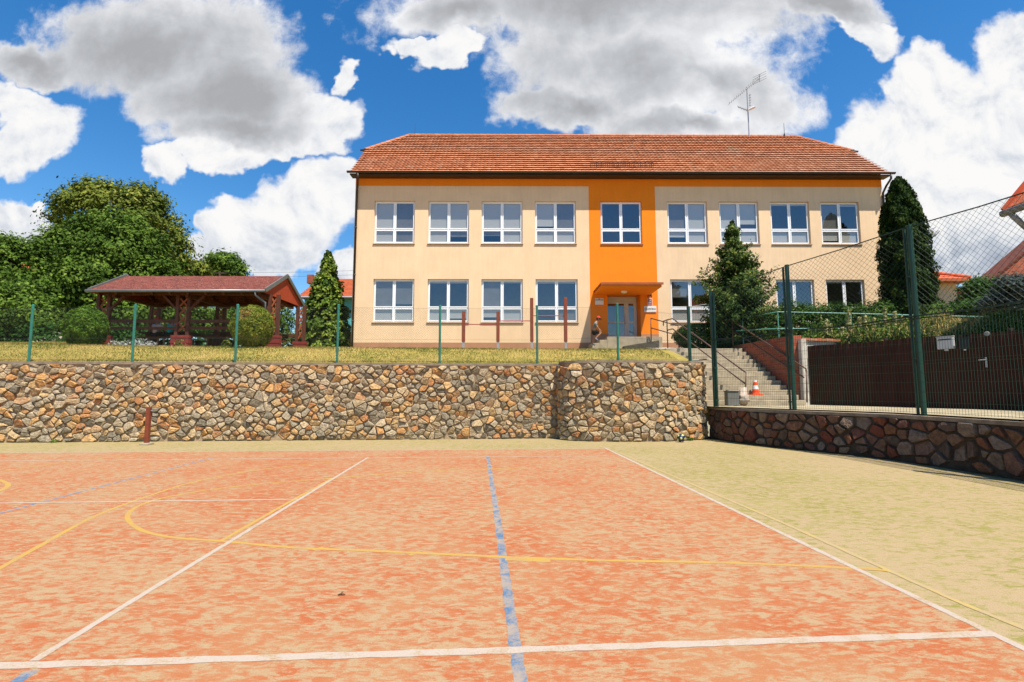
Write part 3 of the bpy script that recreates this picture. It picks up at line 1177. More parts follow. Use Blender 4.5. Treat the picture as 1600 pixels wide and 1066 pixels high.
# ---- roof tiles
TILE_STOPS = [(0, (.42, .145, .062)), (.25, (.46, .165, .073)), (.5, (.49, .182, .083)), (.75, (.52, .20, .094)), (.95, (.55, .235, .12)), (1, (.42, .21, .125))]
MAT_TILE = tonemat('roof_tile', TILE_STOPS, .85, 2.0, .10, .4, 30, .01, .2, (.30, .62, .78, (.30, .20, .12)))
NC, TW = 20, .205
rows = []
P1 = Vector((0, -OVR, EZ))
dirv = Vector((0, 1, SL)).normalized()
nrmv = Vector((0, -SL, 1)).normalized()
SLEN = (MIDW + OVR) * math.sqrt(1 + SL * SL)


def roof_side(back=False):
    V, T = [], []
    nseg = 4
    for c in range(NC):
        s0, s1 = SLEN * c / NC - .03, SLEN * (c + 1) / NC + .02
        wtop = -OVR + (SLEN * (c + .5) / NC) / math.sqrt(1 + SL * SL)
        ztop = EZ + SL * (wtop + OVR)
        ins = max(0.0, (ztop - gz_)) / SL
        u0, u1 = VL + ins, VR - ins
        n = int((u1 - u0) / TW)
        off = (c % 2) * .5 * TW
        k0 = math.floor((u0 - VL) / TW)
        for k in range(k0, k0 + n + 2):
            ua = VL + k * TW + random.uniform(-.006, .006) + (off if False else 0)
            ub = ua + TW
            ua, ub = max(ua, u0), min(ub, u1)
            if ub - ua < .02:
                continue
            tone = random.random() ** 1.1
            lift = random.uniform(-.005, .006)
            for j in range(nseg):
                xa, xb = ua + (ub - ua) * j / nseg, ua + (ub - ua) * (j + 1) / nseg
                ha = .014 * (.5 - .5 * math.cos(2 * math.pi * (j / nseg))) if True else 0
                hb = .014 * (.5 - .5 * math.cos(2 * math.pi * ((j + 1) / nseg)))
                lo, hi = .074 + lift, .004
                A = P1 + dirv * s0
                B = P1 + dirv * s1
                a0 = A + nrmv * (lo + ha); b0 = A + nrmv * (lo + hb)
                a1 = B + nrmv * (hi + ha); b1 = B + nrmv * (hi + hb)
                a2 = A + nrmv * (lo + ha - .018); b2 = A + nrmv * (lo + hb - .018)
                f1 = [(xa, a0.y, a0.z), (xb, b0.y, b0.z), (xb, b1.y, b1.z), (xa, a1.y, a1.z)]
                f2 = [(xa, a2.y, a2.z), (xb, b2.y, b2.z), (xb, b0.y, b0.z), (xa, a0.y, a0.z)]
                V += f1 + f2
                T += [tone, tone]
    V = np.array(V)
    return V, np.array(T)


V, T = roof_side()
Vb = V.copy()
Vb[:, 1] = DEPTH - Vb[:, 1]
Vb = Vb.reshape(-1, 4, 3)[:, ::-1].reshape(-1, 3)
roof = np_mesh('roof', np.vstack([V, Vb]), 4, MAT_TILE, school, np.concatenate([T, T]))
roof.data.transform(Matrix.Translation(BROOT))       # vertices were already local
mb = MB()                                             # sarking under the tiles, half hips
wg = (gz_ - EZ) / SL - OVR
for m_ in (1, -1):
    f_ = (lambda y: y) if m_ > 0 else (lambda y: DEPTH - y)
    mb.face([(VL, f_(-OVR), EZ - .03), (VR, f_(-OVR), EZ - .03), (VR, f_(wg), gz_ - .03), (VR - HL, f_(MIDW), RZ - .03), (VL + HL, f_(MIDW), RZ - .03), (VL, f_(wg), gz_ - .03)])
mb.build('sarking', M('sarking_boards', (.16, .06, .035), .9, .1), school, local=True)
mb = MB()
mb.face([(VL - .12, wg - .1, gz_ - .10), (VL + HL, MIDW, RZ + .01), (VL - .12, DEPTH - wg + .1, gz_ - .10)])
mb.build('half_hip', MAT_TILE, school, local=True)
mb = MB()
mb.face([(VR + .12, wg - .1, gz_ - .10), (VR - HL, MIDW, RZ + .01), (VR + .12, DEPTH - wg + .1, gz_ - .10)])
mb.build('half_hip', MAT_TILE, school, local=True)
# ridge and hip caps
mb = MB()


def caps(a, b, r, step):
    a, b = Vector(a), Vector(b)
    n = max(1, int((b - a).length / step))
    for i in range(n):
        p0, p1 = a.lerp(b, i / n), a.lerp(b, (i + 1.12) / n)
        mb.tone = random.uniform(.3, .95)
        mb.tube([p0, p1], [r * 1.0, r * .84], 8)


caps((VL + HL, MIDW, RZ + .02), (VR - HL, MIDW, RZ + .02), .11, .38)
for wv2, sgn in ((wg, 1), (DEPTH - wg, -1)):
    caps((VL - .02, wv2, gz_ + .02), (VL + HL, MIDW, RZ + .02), .10, .36)
    caps((VR + .02, wv2, gz_ + .02), (VR - HL, MIDW, RZ + .02), .10, .36)
mb.build('ridge_cap', MAT_TILE, school, local=True)
# eaves: soffit, gutter, downpipes, hip end gutters
mb = MB()
mb.box(VL - .02, VR + .02, -OVR + .02, 0.0, EZ - .12, EZ - .06)
mb.box(VL - .02, VL + .10, wg, DEPTH - wg, gz_ - .2, gz_ - .08)
mb.build('soffit', MAT_DBROWN, school, local=True)
mb = MB()
gy = -OVR - .09
mb.v += [(u_, gy + .08 * math.cos(a_), EZ - .0 + .085 * math.sin(a_)) for u_ in (VL - .12, VR + .16) for a_ in [math.pi + math.pi * k / 8 for k in range(9)]]
for k in range(8):
    mb.f.append((k, k + 1, 9 + k + 1, 9 + k)); mb.mi.append(0); mb.ft.append(.5)
mb.f += [tuple(range(9)), tuple(range(17, 8, -1))]; mb.mi += [0, 0]; mb.ft += [.5, .5]
mb.build('gutter', MAT_DBROWN, school, local=True)
mb = MB()
for ud, ut in ((UL + .10, VL + .42), (UR - .02, VR - .05)):
    mb.tube([(ut, gy, EZ - .10), (ut, gy, EZ - .30), ((ut + ud) / 2, -.30, EZ - .55), (ud, -.08, EZ - .85), (ud, -.08, -.15)], .052, 10)
    for zz in (1.3, 3.6, 6.0):
        mb.tube([(ud, -.08, zz), (ud, -.08, zz + .06)], .066, 10)
    mb.build('downpipe', MAT_DBROWN, school, local=True, smooth=True)
    mb = MB()
for uh, sg in ((VL, -1), (VR, 1)):
    mb.tube([(uh + sg * .30, wg + .05, gz_ + .02), (uh - sg * .18, wg - .06, gz_ - .03)], [.05, .085], 8)
    mb.build('hip_gutter', MAT_DBROWN, school, local=True)
    mb = MB()
# ornamental snow guard above the entrance
mb = MB()
s0 = fac(924, 262, -.2)[0]
s1 = fac(1022, 262, -.2)[0]
pz = P1 + dirv * .62 + nrmv * .06
for dz in (.06, .24):
    mb.tube([(s0, pz.y, pz.z + dz), (s1, pz.y, pz.z + dz)], .012, 5)
nn = 34
for i in range(nn + 1):
    u_ = s0 + (s1 - s0) * i / nn
    mb.tube([(u_, pz.y, pz.z - .02), (u_, pz.y, pz.z + (.30 if i % 3 == 0 else .24))], .014 if i % 3 else .022, 5)
mb.build('snow_guard', M('rust_iron', (.12, .035, .02), .8, .2, var=.3, scale=10), school, local=True)

# ---- entrance: canopy, door, lamp
cw = -2.0
cu0, cu1 = fac(939.5, 445, cw)[0], fac(1036, 445, cw)[0]
cz0, cz1 = fac(990, 448, cw)[1], fac(990, 442.5, cw)[1]
cz1 = cz0 + .17
mb = MB()
mb.box(cu0 + .05, cu1 - .05, cw + .05, -.002, cz0, cz1 - .02)
cano = mb.build('canopy', MAT_ORANGE, school, local=True)
mb = MB()
mb.box(cu0 - .02, cu1 + .02, cw - .02, .0, cz1 - .02, cz1 + .03)
mb.box(cu0 - .02, cu1 + .02, cw - .02, cw + .02, cz1 - .075, cz1 - .021)
mb.build('canopy_flashing', M('rust_sheet', (.36, .095, .03), .6, .3, var=.15), cano, local=True)
mb = MB()
ul_ = fac(975, 456, -.9)[0]
mb.lathe((ul_, -.9, cz0 - .08), [(.001, -.02), (.10, 0), (.15, .04), (.16, .079)], 16)
mb.build('ceiling_lamp', M('opal_glass', (.82, .78, .70), .4, .4, var=.02), cano, local=True, smooth=True)

mb = MB()
y0 = .64
zT = DZ1 - .26
zTop = DZ1
dw0, dw1 = DU0 + .01, DU0 + .01 + (DU1 - DU0) * .98
ud = dw0 + (dw1 - dw0) * .66
mb.box(dw0, dw1, y0, y0 + .08, zT, zTop - .004)                     # blank transom panel
mb.box(dw0, dw0 + .05, y0, y0 + .08, DZ0 + .005, zT)
mb.box(dw1 - .10, dw1, y0, y0 + .08, DZ0 + .005, zT)
mb.box(ud - .03, ud + .05, y0, y0 + .08, DZ0 + .005, zT)
door = mb.build('door', MAT_ALU, school, local=True, bevel=.004)
for (pa, pb, nm) in ((dw0 + .052, ud - .032, 'door_leaf'), (ud + .052, dw1 - .102, 'side_light')):
    lf = MB()
    t_ = .07
    zmid = DZ0 + .95
    lf.box(pa, pa + t_, y0 - .012, y0 + .045, DZ0 + .012, zT - .01)
    lf.box(pb - t_, pb, y0 - .012, y0 + .045, DZ0 + .012, zT - .01)
    lf.box(pa + t_, pb - t_, y0 - .012, y0 + .045, DZ0 + .012, DZ0 + .32)
    lf.box(pa + t_, pb - t_, y0 - .012, y0 + .045, zmid - .04, zmid + .04)
    lf.box(pa + t_, pb - t_, y0 - .012, y0 + .045, zT - .10, zT - .01)
    lf.build(nm, MAT_ALU, door, local=True)
    gm = MB()
    gm.face([(pa + t_, y0 + .015, DZ0 + .32), (pb - t_, y0 + .015, DZ0 + .32), (pb - t_, y0 + .015, zmid - .04), (pa + t_, y0 + .015, zmid - .04)])
    gm.face([(pa + t_, y0 + .015, zmid + .04), (pb - t_, y0 + .015, zmid + .04), (pb - t_, y0 + .015, zT - .10), (pa + t_, y0 + .015, zT - .10)])
    gm.build('pane', MAT_DOORG, door, local=True)
mb = MB()
mb.tube([(ud - .07, y0 - .03, DZ0 + .85), (ud - .07, y0 - .09, DZ0 + .88), (ud - .07, y0 - .09, DZ0 + 1.22), (ud - .07, y0 - .03, DZ0 + 1.25)], .018, 8)
mb.build('handle', M('steel', (.70, .70, .70), .3, .5, .8, var=.02), door, local=True, smooth=True)
# base mouldings of the recess
mb = MB()
mb.box(OL, DU0, -.012, 0, DZ0 - .6, DZ0 + .28)
mb.build('entrance_plinth', MAT_PLINTH, school, local=True)
mb = MB()
mb.box(DU1, OR_, -.012, 0, DZ0 - .6, DZ0 + .28)
mb.build('entrance_plinth', MAT_PLINTH, school, local=True)


# ---- things fixed on the school, in the school's frame
def to_world(u_, w_, z_):
    ca, sa = math.cos(BANG), math.sin(BANG)
    return BROOT + Vector((u_ * ca - w_ * sa, u_ * sa + w_ * ca, z_))


def text_mesh(body, size, depth=.004, bold=0.0):
    cu = bpy.data.curves.new('lettering', 'FONT')
    cu.body = body
    cu.size = size
    cu.extrude = depth
    cu.offset = bold
    cu.align_x = 'CENTER'
    cu.align_y = 'CENTER'
    ob = bpy.data.objects.new('lettering', cu)
    COL.objects.link(ob)
    bpy.context.view_layer.update()
    me = bpy.data.meshes.new_from_object(ob.evaluated_get(bpy.context.evaluated_depsgraph_get()))
    bpy.data.objects.remove(ob)
    me.transform(Matrix.Rotation(math.pi / 2, 4, 'X'))
    return me


def plate(name, label, cat, px, col, th=.02):
    a, b, y0_, y1_ = px
    u0, z1_ = fac(a, y0_)
    u1, z0_ = fac(b, y1_)
    c = to_world((u0 + u1) / 2, -.03, (z0_ + z1_) / 2)
    root = empty(name, c, label, cat, rz=BANG)
    mb = MB()
    wd, ht = (u1 - u0) / 2, (z1_ - z0_) / 2
    mb.box(-wd, wd, -th / 2, th / 2, -ht, ht)
    mb.build('plate', col, root, local=True, bevel=.003)
    return root, wd, ht


def lettering(root, body, size, loc, mat, squeeze=1.0, bold=0.0):
    me = text_mesh(body, size, .002, bold)
    me.transform(Matrix.Diagonal((squeeze, 1, 1, 1)))
    me.transform(Matrix.Translation(Vector(loc)))
    return link_mesh('lettering', me, mat, root, local=True)


MAT_SIGNW = M('sign_white', (.78, .78, .76), .4, .4, var=.02)
MAT_INK = M('sign_ink', (.02, .025, .05), .5, .3, var=.05)
rt, wd, ht = plate('name_plate', 'white plate with a dark heading strip left of the door', 'sign', (929.5, 943, 466.5, 476.3), MAT_SIGNW)
mb = MB()
mb.box(-wd * .96, wd * .96, -.0145, -.0105, ht * .35, ht * .62)
mb.box(-.03, .03, -.0145, -.0105, ht * .68, ht * .9)
mb.build('heading_strip', M('sign_grey', (.18, .19, .21), .5, .3), rt, local=True)
rt, wd, ht = plate('emblem_plate', 'small red plate with a white border and emblem under the number', 'sign', (1011, 1019, 466.8, 477), MAT_SIGNW)
mb = MB()
mb.box(-wd * .84, wd * .84, -.0145, -.0105, -ht * .86, ht * .86)
mb.build('red_field', M('sign_red', (.33, .02, .03), .5, .3), rt, local=True)
mb = MB()
for (dx, dz, mm) in ((-.38, .38, 1), (.38, -.38, 1), (.38, .38, 1), (-.38, -.38, 1)):
    pts = [(-.26, .28), (-.05, .32), (.06, .16), (.26, .30), (.20, .02), (.28, -.22), (.06, -.16), (-.02, -.34), (-.12, -.10), (-.28, -.06)]
    mb.face([((dx + x_) * wd * .9, -.0165, (dz + z_) * ht * .9) for x_, z_ in pts][::-1])
mb.build('emblem', M('sign_silver', (.45, .40, .42), .5, .3), rt, local=True)
rt, wd, ht = plate('school_sign', 'white sign with dark lettering right of the door', 'sign', (1006, 1025.3, 478.5, 488), MAT_SIGNW)
lettering(rt, 'ZÁKLADNÍ ŠKOLA', .115, (0, -.012, .0), MAT_INK, .60, .002)
u_, z_ = fac(1014.8, 462)
me = text_mesh('74', .30, .008, .004)
me.transform(Matrix.Diagonal((.85, 1, 1, 1)))
ob = link_mesh('house_number', me, MAT_INK, local=True)
ob.location = to_world(u_, -.01, z_)
ob.rotation_euler = (0, 0, BANG)
tag(ob, 'black house number 74 painted above the red emblem plate', 'house number')

# antenna mast and lightning rods
MAT_STEEL = M('galvanised', (.42, .43, .44), .45, .5, .4, var=.1)
MAT_DARKM = M('dark_metal', (.07, .07, .075), .5, .4, .3, var=.15)
ym = BROOT.y + MIDW
a0 = at(1170.5, 212, ym)
a1 = at(1167, 137, ym)
an = empty('antenna_mast', (a0.x, a0.y, a0.z - .1), 'tall grey antenna mast with slanting aerial on the roof ridge', 'antenna')
mb = MB()
mb.tube([(a0.x, a0.y, a0.z - .3), (a0.x, a0.y, a1.z)], .035, 8)
mb.build('mast', MAT_STEEL, an)


def yagi(b0, b1, n, l0, l1, axis, name):
    mb = MB()
    b0, b1 = Vector(b0), Vector(b1)
    mb.tube([b0, b1], .018, 6)
    for i in range(n):
        p_ = b0.lerp(b1, i / (n - 1))
        L_ = (l0 + (l1 - l0) * i / (n - 1)) / 2
        mb.tube([p_ - axis * L_, p_ + axis * L_], .008, 5)
    return mb.build(name, MAT_DARKM, an)


yagi(at(1139.5, 161.5, ym - .4), at(1186, 122, ym + .2), 14, .35, .75, Vector((.25, .97, 0)).normalized(), 'long_aerial')
mb = MB()
c_ = at(1186.5, 122, ym + .2)
for dz in (-.22, -.08, .08, .22):
    mb.tube([(c_.x - .3, c_.y + .25, c_.z + dz - .05), (c_.x + .3, c_.y - .25, c_.z + dz + .05)], .008, 5)
mb.tube([(c_.x, c_.y, c_.z - .24), (c_.x, c_.y, c_.z + .24)], .014, 5)
mb.build('reflector', MAT_DARKM, an)
yagi(at(1153, 167, ym), at(1168, 173, ym), 7, .3, .4, Vector((0, .5, .87)), 'short_aerial')
p0_, p1_ = at(1169, 172, ym - .1), at(1180, 167, ym - .3)
mb = MB()
mb.tube([p0_, p0_.lerp(p1_, .5), p1_], [.06, .08, .07], 8)
mb.build('aerial_box', M('white_plastic', (.75, .75, .74), .4, .4), an)
mb = MB()
for k in range(5):
    p_ = at(1168.5, 150 + k * 4, ym)
    mb.tube([(p_.x + .03, p_.y - .05, p_.z), (p_.x + .18, p_.y - .05, p_.z + .03)], .010, 5)
p_, p2_ = at(1168.5, 150, ym), at(1168.5, 167, ym)
mb.tube([(p_.x + .1, p_.y - .05, p_.z + .1), (p2_.x + .1, p2_.y - .05, p2_.z)], .014, 5)
mb.build('panel_aerial', MAT_DARKM, an)
for (px, label) in ((648.5, 'thin dark lightning rod at the left end of the school ridge'), (1225.5, 'thin dark lightning rod at the right end of the school ridge')):
    b_ = at(px, 208, ym)
    mb = MB()
    mb.tube([(b_.x, b_.y, b_.z - .2), (b_.x, b_.y, b_.z + .62)], [.016, .010], 6)
    mb.tube([(b_.x, b_.y, b_.z - .2), (b_.x, b_.y, b_.z - .05)], .04, 8)
    o = mb.build('lightning_rod', MAT_DARKM, loc=(b_.x, b_.y, b_.z - .2))
    tag(o, label, 'lightning rod', 'lightning rods on the ridge')

# entrance steps and platform
mb = MB()
pz1 = BROOT.z + DZ0
pl0, pl1 = at(948, 531, 23.2).x, at(1034, 531, 23.2).x
mb.box(pl0, pl1, 23.1, 24.48, 3.2, pz1 - .004)
mb.box(pl0 - .35, pl0 - .002, 23.1, 24.48, 3.2, pz1 - .15)
mb.box(pl0 - .70, pl0 - .352, 23.1, 24.48, 3.2, pz1 - .30)
o = mb.build('entrance_steps', MAT_CONC2, loc=(pl0, 23.1, 3.3), bevel=.012)
tag(o, 'low concrete steps and platform in front of the orange entrance', 'steps')
# low ragged stub before the platform, its shade put into the dark colour
mb = MB()
x0_, x1_ = at(975, 540, 22.4).x, at(1030, 540, 22.4).x
zb_ = at(1000, 541, 22.4).z
zt_ = at(1030, 532, 22.4).z
mb.add([(x0_, 22.4, zb_ - .4), (x1_, 22.4, zb_ - .4), (x1_, 22.4, zt_), (x0_, 22.4, zb_), (x0_, 22.75, zb_ - .4), (x1_, 22.75, zb_ - .4), (x1_, 22.75, zt_), (x0_, 22.75, zb_)],
       [(0, 1, 2, 3), (5, 4, 7, 6), (3, 2, 6, 7), (1, 5, 6, 2)])
o = mb.build('ramp_edge', M('shade_toned_stone', (.10, .085, .065), .9, .1, var=.4, scale=8, bump=.8, bscale=18, bdist=.04), loc=(x0_, 22.4, zb_ - .3))
tag(o, 'wedge shaped stone edge of the ramp below the door platform, coloured dark as shade', 'ramp edge')

# ================================================================== stairs and their walls
NS = 13
zs0, zs1 = .98, 3.08
mb = MB()
for i in range(NS):
    za = zs0 + (zs1 - zs0) * (i + 1) / NS
    ya = 15.9 + (19.86 - 15.9) * i / NS
    xr = 9.22 - .016 * i
    mb.box(ST_L + .04, xr, ya, 19.9, za - (zs1 - zs0) / NS, za)
o = mb.build('concrete_stairs', MAT_CONC2, loc=(ST_L, 15.9, zs0), bevel=.012)
tag(o, 'wide flight of weathered concrete stairs rising beside the curved stone wall', 'stairs')
mb = MB()
mb.add([(5.62, 17.2, 2.3), (6.02, 17.2, 2.3), (6.02, 20.6, 3.14), (5.62, 20.6, 3.14), (5.62, 17.2, 1.6), (6.02, 17.2, 1.6), (6.02, 20.6, 2.4), (5.62, 20.6, 2.4)],
       [(0, 1, 2, 3), (4, 5, 1, 0), (5, 6, 2, 1), (6, 7, 3, 2), (7, 4, 0, 3)])
o = mb.build('stair_cheek', M('grey_kerb', (.45, .42, .36), .9, .15, var=.2, scale=5, bump=.3, bscale=50), loc=(5.6, 17.2, 2.3), bevel=.01)
tag(o, 'sloping grey concrete kerb between lawn and stair landing', 'kerb')

MAT_BRICK, t, out = newmat('dark_brick')
o_ = t.n('ShaderNodeTexCoord').outputs['Object']
sx_ = t.n('ShaderNodeSeparateXYZ')
t.put(sx_.inputs[0], o_)
cx_ = t.n('ShaderNodeCombineXYZ')
t.put(cx_.inputs[0], t.math('ADD', sx_.outputs[0], sx_.outputs[1]))
t.put(cx_.inputs[1], sx_.outputs[2])
br = t.n('ShaderNodeTexBrick')
br.inputs['Scale'].default_value = 1.0
br.inputs['Brick Width'].default_value = .27
br.inputs['Row Height'].default_value = .085
br.inputs['Mortar Size'].default_value = .008
t.put(br.inputs['Color1'], (.36, .085, .038)); t.put(br.inputs['Color2'], (.24, .055, .028)); t.put(br.inputs['Mortar'], (.20, .13, .10))
t.put(br.inputs['Vector'], cx_.outputs[0])
nb_ = t.noise(o_, 9, 5, .6)
p = principled(t, t.mix(1.0, br.outputs[0], t.mix(nb_, (.6,) * 3, (1.4,) * 3), 'MULTIPLY'), .85, .2, 0, t.math('SUBTRACT', nb_, t.math('MULTIPLY', br.outputs[1], .8)), .6, .015)
t.put(out.inputs[0], p.outputs[0])
mb = MB()
mb.face([(9.02, 20.6, 2.9), (9.24, 16.4, .9), (9.24, 16.4, 3.26), (9.02, 20.6, 3.26)])
mb.face([(9.24, 16.4, .9), (9.50, 16.4, .9), (9.50, 16.4, 3.26), (9.24, 16.4, 3.26)])
mb.face([(9.02, 20.6, 3.26), (9.24, 16.4, 3.26), (9.50, 16.4, 3.26), (9.30, 20.6, 3.26)])
mb.face([(9.50, 16.4, .9), (9.30, 20.6, .9), (9.30, 20.6, 3.26), (9.50, 16.4, 3.26)])
mb.face([(9.02, 20.6, 2.9), (9.02, 20.6, .9), (9.24, 16.4, .9)])
mb.face([(9.02, 20.6, .9), (9.30, 20.6, .9), (9.30, 20.6, 3.26), (9.02, 20.6, 3.26)])
o = mb.build('brick_wall', MAT_BRICK, loc=(9.24, 16.4, .95))
tag(o, 'dark red brick wall along the right side of the stairs', 'brick wall')
# pale wall with tile coping
rt = empty('garden_wall', (9.52, 16.6, .95), 'pale plastered garden wall with red tile coping behind the brown fence', 'garden wall')
mb = MB()
A_, B_ = Vector((9.53, 16.5)), Vector((12.2, 17.4))
dv = (B_ - A_).normalized()
nv = Vector((dv.y, -dv.x))


def wbox(mb, A_, B_, t0, t1, z0, z1):
    a, b, c, d = A_ + nv * t1, B_ + nv * t1, B_ + nv * t0, A_ + nv * t0
    vs = [(a.x, a.y, z0), (b.x, b.y, z0), (c.x, c.y, z0), (d.x, d.y, z0), (a.x, a.y, z1), (b.x, b.y, z1), (c.x, c.y, z1), (d.x, d.y, z1)]
    mb.add(vs, [(3, 2, 1, 0), (4, 5, 6, 7), (0, 1, 5, 4), (1, 2, 6, 5), (2, 3, 7, 6), (3, 0, 4, 7)])


wbox(mb, A_, B_, -.25, 0, .9, 3.10)
mb.build('wall', M('pale_plaster', (.62, .56, .46), .92, .1, var=.25, scale=5, bump=.3, bscale=40), rt)
mb = MB()
mb.box(9.38, 9.54, 16.20, 16.39, .95, 3.12)
mb.build('pillar', MATS['pale_plaster'], rt)
mb = MB()
n_ = 16
for i in range(n_):
    mb.tone = random.random()
    a, b = A_.lerp(B_, i / n_), A_.lerp(B_, (i + .94) / n_)
    wbox(mb, a, b, -.30, .07, 3.10, 3.17 + random.uniform(0, .02))
mb.build('tile_coping', MAT_TILE, rt)

# handrails
MAT_RAIL = M('brown_rail', (.115, .055, .038), .5, .35, .2, var=.25, scale=12)


def handrail(label, tubes, posts, base):
    rt = empty('handrail', base, label, 'handrail', 'brown tube handrails by the stairs')
    for tpts in tubes:
        mb = MB()
        mb.tube(tpts, .024, 8)
        mb.build('rail', MAT_RAIL, rt, smooth=True)
    for a, b in posts:
        mb = MB()
        mb.tube([a, b], .024, 8)
        mb.build('post', MAT_RAIL, rt, smooth=True)
    return rt


# stairs left
YT, YB = 19.9, 15.75
pt = lambda px, py, Y_: at(px, py, Y_)
def lerpY(px, px0, px1):
    # depth along a rail so that it is straight in space
    return None
def line3(a, b, n=2):
    return [Vector(a).lerp(Vector(b), i / (n - 1)) for i in range(n)]
T0, T1 = at(1051, 498, 20.2), at(1165, 582, 15.75)
M0, M1 = at(1051, 514, 20.2), at(1165, 600, 15.75)
handrail('long brown handrail down the left side of the stairs',
         [[at(1036.5, 509, 20.6), at(1036.5, 502, 20.6), at(1042, 500, 20.5), T0, T1],
          [at(1043, 516, 20.5), M0, M1]],
         [(at(1042, 500, 20.5), at(1043.5, 544, 20.5)), (T1, at(1165.5, 634, 15.75))], at(1043.5, 544, 20.5))
T0, T1 = at(1142, 500, 20.0), at(1259, 576, 15.9)
handrail('brown handrail with hooked top end along the brick wall',
         [[at(1134, 511, 20.1), at(1134.5, 505, 20.1), at(1138, 501, 20.1), T0, T0.lerp(T1, .93), T1, at(1260.5, 584, 15.9)],
          [at(1145, 516, 19.8), at(1256, 590, 15.95)]],
         [(at(1144.5, 503, 19.85), at(1145.5, 540, 19.85)), (at(1260.3, 580, 15.9), at(1261, 629, 15.9))], at(1145.5, 540, 19.85))
handrail('short brown two rail balustrade beside the entrance platform',
         [[at(1017, 497.5, 22.9), at(1059.5, 509, 22.2)], [at(1017.5, 512.5, 22.9), at(1060, 524.5, 22.2)]],
         [(at(1017, 497, 22.9), at(1017.5, 534, 22.9)), (at(1059.5, 509, 22.2), at(1061, 546, 22.2))], at(1017.5, 534, 22.9))

# ================================================================== fences
MAT_GPOST = M('green_post', (.035, .22, .155), .45, .4, var=.15, scale=6)
MAT_DGREEN = M('dark_green_metal', (.010, .055, .035), .45, .4, var=.2, scale=6)
MAT_WIRE = M('green_wire', (.055, .07, .055), .6, .3, var=.1)
MAT_DWIRE = M('dark_green_wire', (.012, .03, .022), .5, .3, var=.1)


def prism_lines(segs, r):
    """thin three sided wires, (n,2,3) -> quads"""
    S = np.asarray(segs, float)
    d = unit(S[:, 1] - S[:, 0])
    ref = np.tile(np.array([0.3, 1.0, 0.1]), (len(S), 1))
    sx_ = unit(np.cross(d, ref))
    sy_ = np.cross(d, sx_)
    offs = [sx_ * math.cos(a) * r + sy_ * math.sin(a) * r for a in (0.5, 0.5 + 2.094, 0.5 + 4.189)]
    out_ = []
    for i in range(3):
        a, b = offs[i], offs[(i + 1) % 3]
        q_ = np.stack([S[:, 0] + a, S[:, 1] + a, S[:, 1] + b, S[:, 0] + b], 1)
        out_.append(q_)
    return np.concatenate(out_).reshape(-1, 3)


def diamond(A0, B0, A1, B1, cell):
    """chain link diagonals over the quad bottom A0-B0, top A1-B1"""
    A0, B0, A1, B1 = [np.array(v, float) for v in (A0, B0, A1, B1)]
    Lh = np.linalg.norm(B0 - A0)
    Hh = (np.linalg.norm(A1 - A0) + np.linalg.norm(B1 - B0)) / 2
    segs = []

    def P_(s, t_):
        s, t_ = s / Lh, t_ / Hh
        return (A0 * (1 - s) + B0 * s) * (1 - t_) + (A1 * (1 - s) + B1 * s) * t_
    k = -Hh
    while k < Lh:
        for sg in (1, -1):
            # s = k + t (sg=1) or s = k + Hh - t
            t0, t1 = 0.0, Hh
            if sg == 1:
                t0, t1 = max(0, -k), min(Hh, Lh - k)
                if t1 > t0:
                    segs.append((P_(k + t0, t0), P_(k + t1, t1)))
            else:
                t0, t1 = max(0, k + Hh - Lh), min(Hh, k + Hh)
                if t1 > t0:
                    segs.append((P_(k + Hh - t0, t0), P_(k + Hh - t1, t1)))
        k += cell
    return segs


# ---- low chain link fence on the stone wall
fr = empty('chain_link_fence', (-13.5, wall_line(-13.5) + .15, 2.29), 'low chain link fence with seven green posts along the lawn edge', 'fence')
FP = [((49.5, 477), (45, 563)), ((210, 477), (206.5, 563)), ((371, 476.5), (367.5, 563)), ((528, 476.5), (526.7, 563)), ((687, 478), (687, 563)), ((838.5, 478), (839.5, 562)), ((964, 475), (966, 558))]
ends = []
for (tp, bp) in FP:
    px = (tp[0] + bp[0]) / 2
    Yw = 15.0
    for _ in range(4):
        x_ = at(bp[0], bp[1], Yw).x
        Yw = wall_line(min(x_, 1.4)) + .16 if x_ < 1.5 else 14.95
    b_ = at(bp[0], bp[1], Yw)
    t_ = at(tp[0], tp[1], Yw)
    zb_ = 2.28 if x_ < 1.5 else 2.33
    base, top = Vector((b_.x, Yw, zb_)), Vector((b_.x + (t_.x - b_.x) * .3, Yw, t_.z))
    mb = MB()
    mb.tube([base, top], .036, 10)
    mb.lathe(top, [(.041, -.03), (.041, .006), (.02, .02), (.001, .024)], 10)
    mb.build('post', MAT_GPOST, fr, smooth=False)
    ends.append((base, top))
ends.insert(0, (ends[0][0] + Vector((-2.95, -.23, 0)), ends[0][1] + Vector((-2.95, -.23, 0))))
gx = at(1078, 558, 15.35)
ends.append((Vector((gx.x, 15.35, 2.33)), Vector((gx.x, 15.35, 3.82))))
segs, hor = [], []
up_ = Vector((0, 0, 1))
for (a0, a1), (b0, b1) in zip(ends, ends[1:]):
    y_ = Vector((0, -.045, 0))
    ha, hb = a1.z - .09, b1.z - .09
    A0, B0 = a0 + y_ + up_ * .02, b0 + y_ + up_ * .02
    A1, B1 = Vector((a1.x, a1.y, ha)) + y_, Vector((b1.x, b1.y, hb)) + y_
    segs += diamond(A0, B0, A1, B1, .074)
    for f_ in (0.02, .42, 1.0):
        hor.append((A0.lerp(A1, f_), B0.lerp(B1, f_)))
np_mesh('wire_mesh', prism_lines(segs, .0014), 4, MAT_WIRE, fr)
np_mesh('tension_wire', prism_lines(hor, .0026), 4, MAT_WIRE, fr)

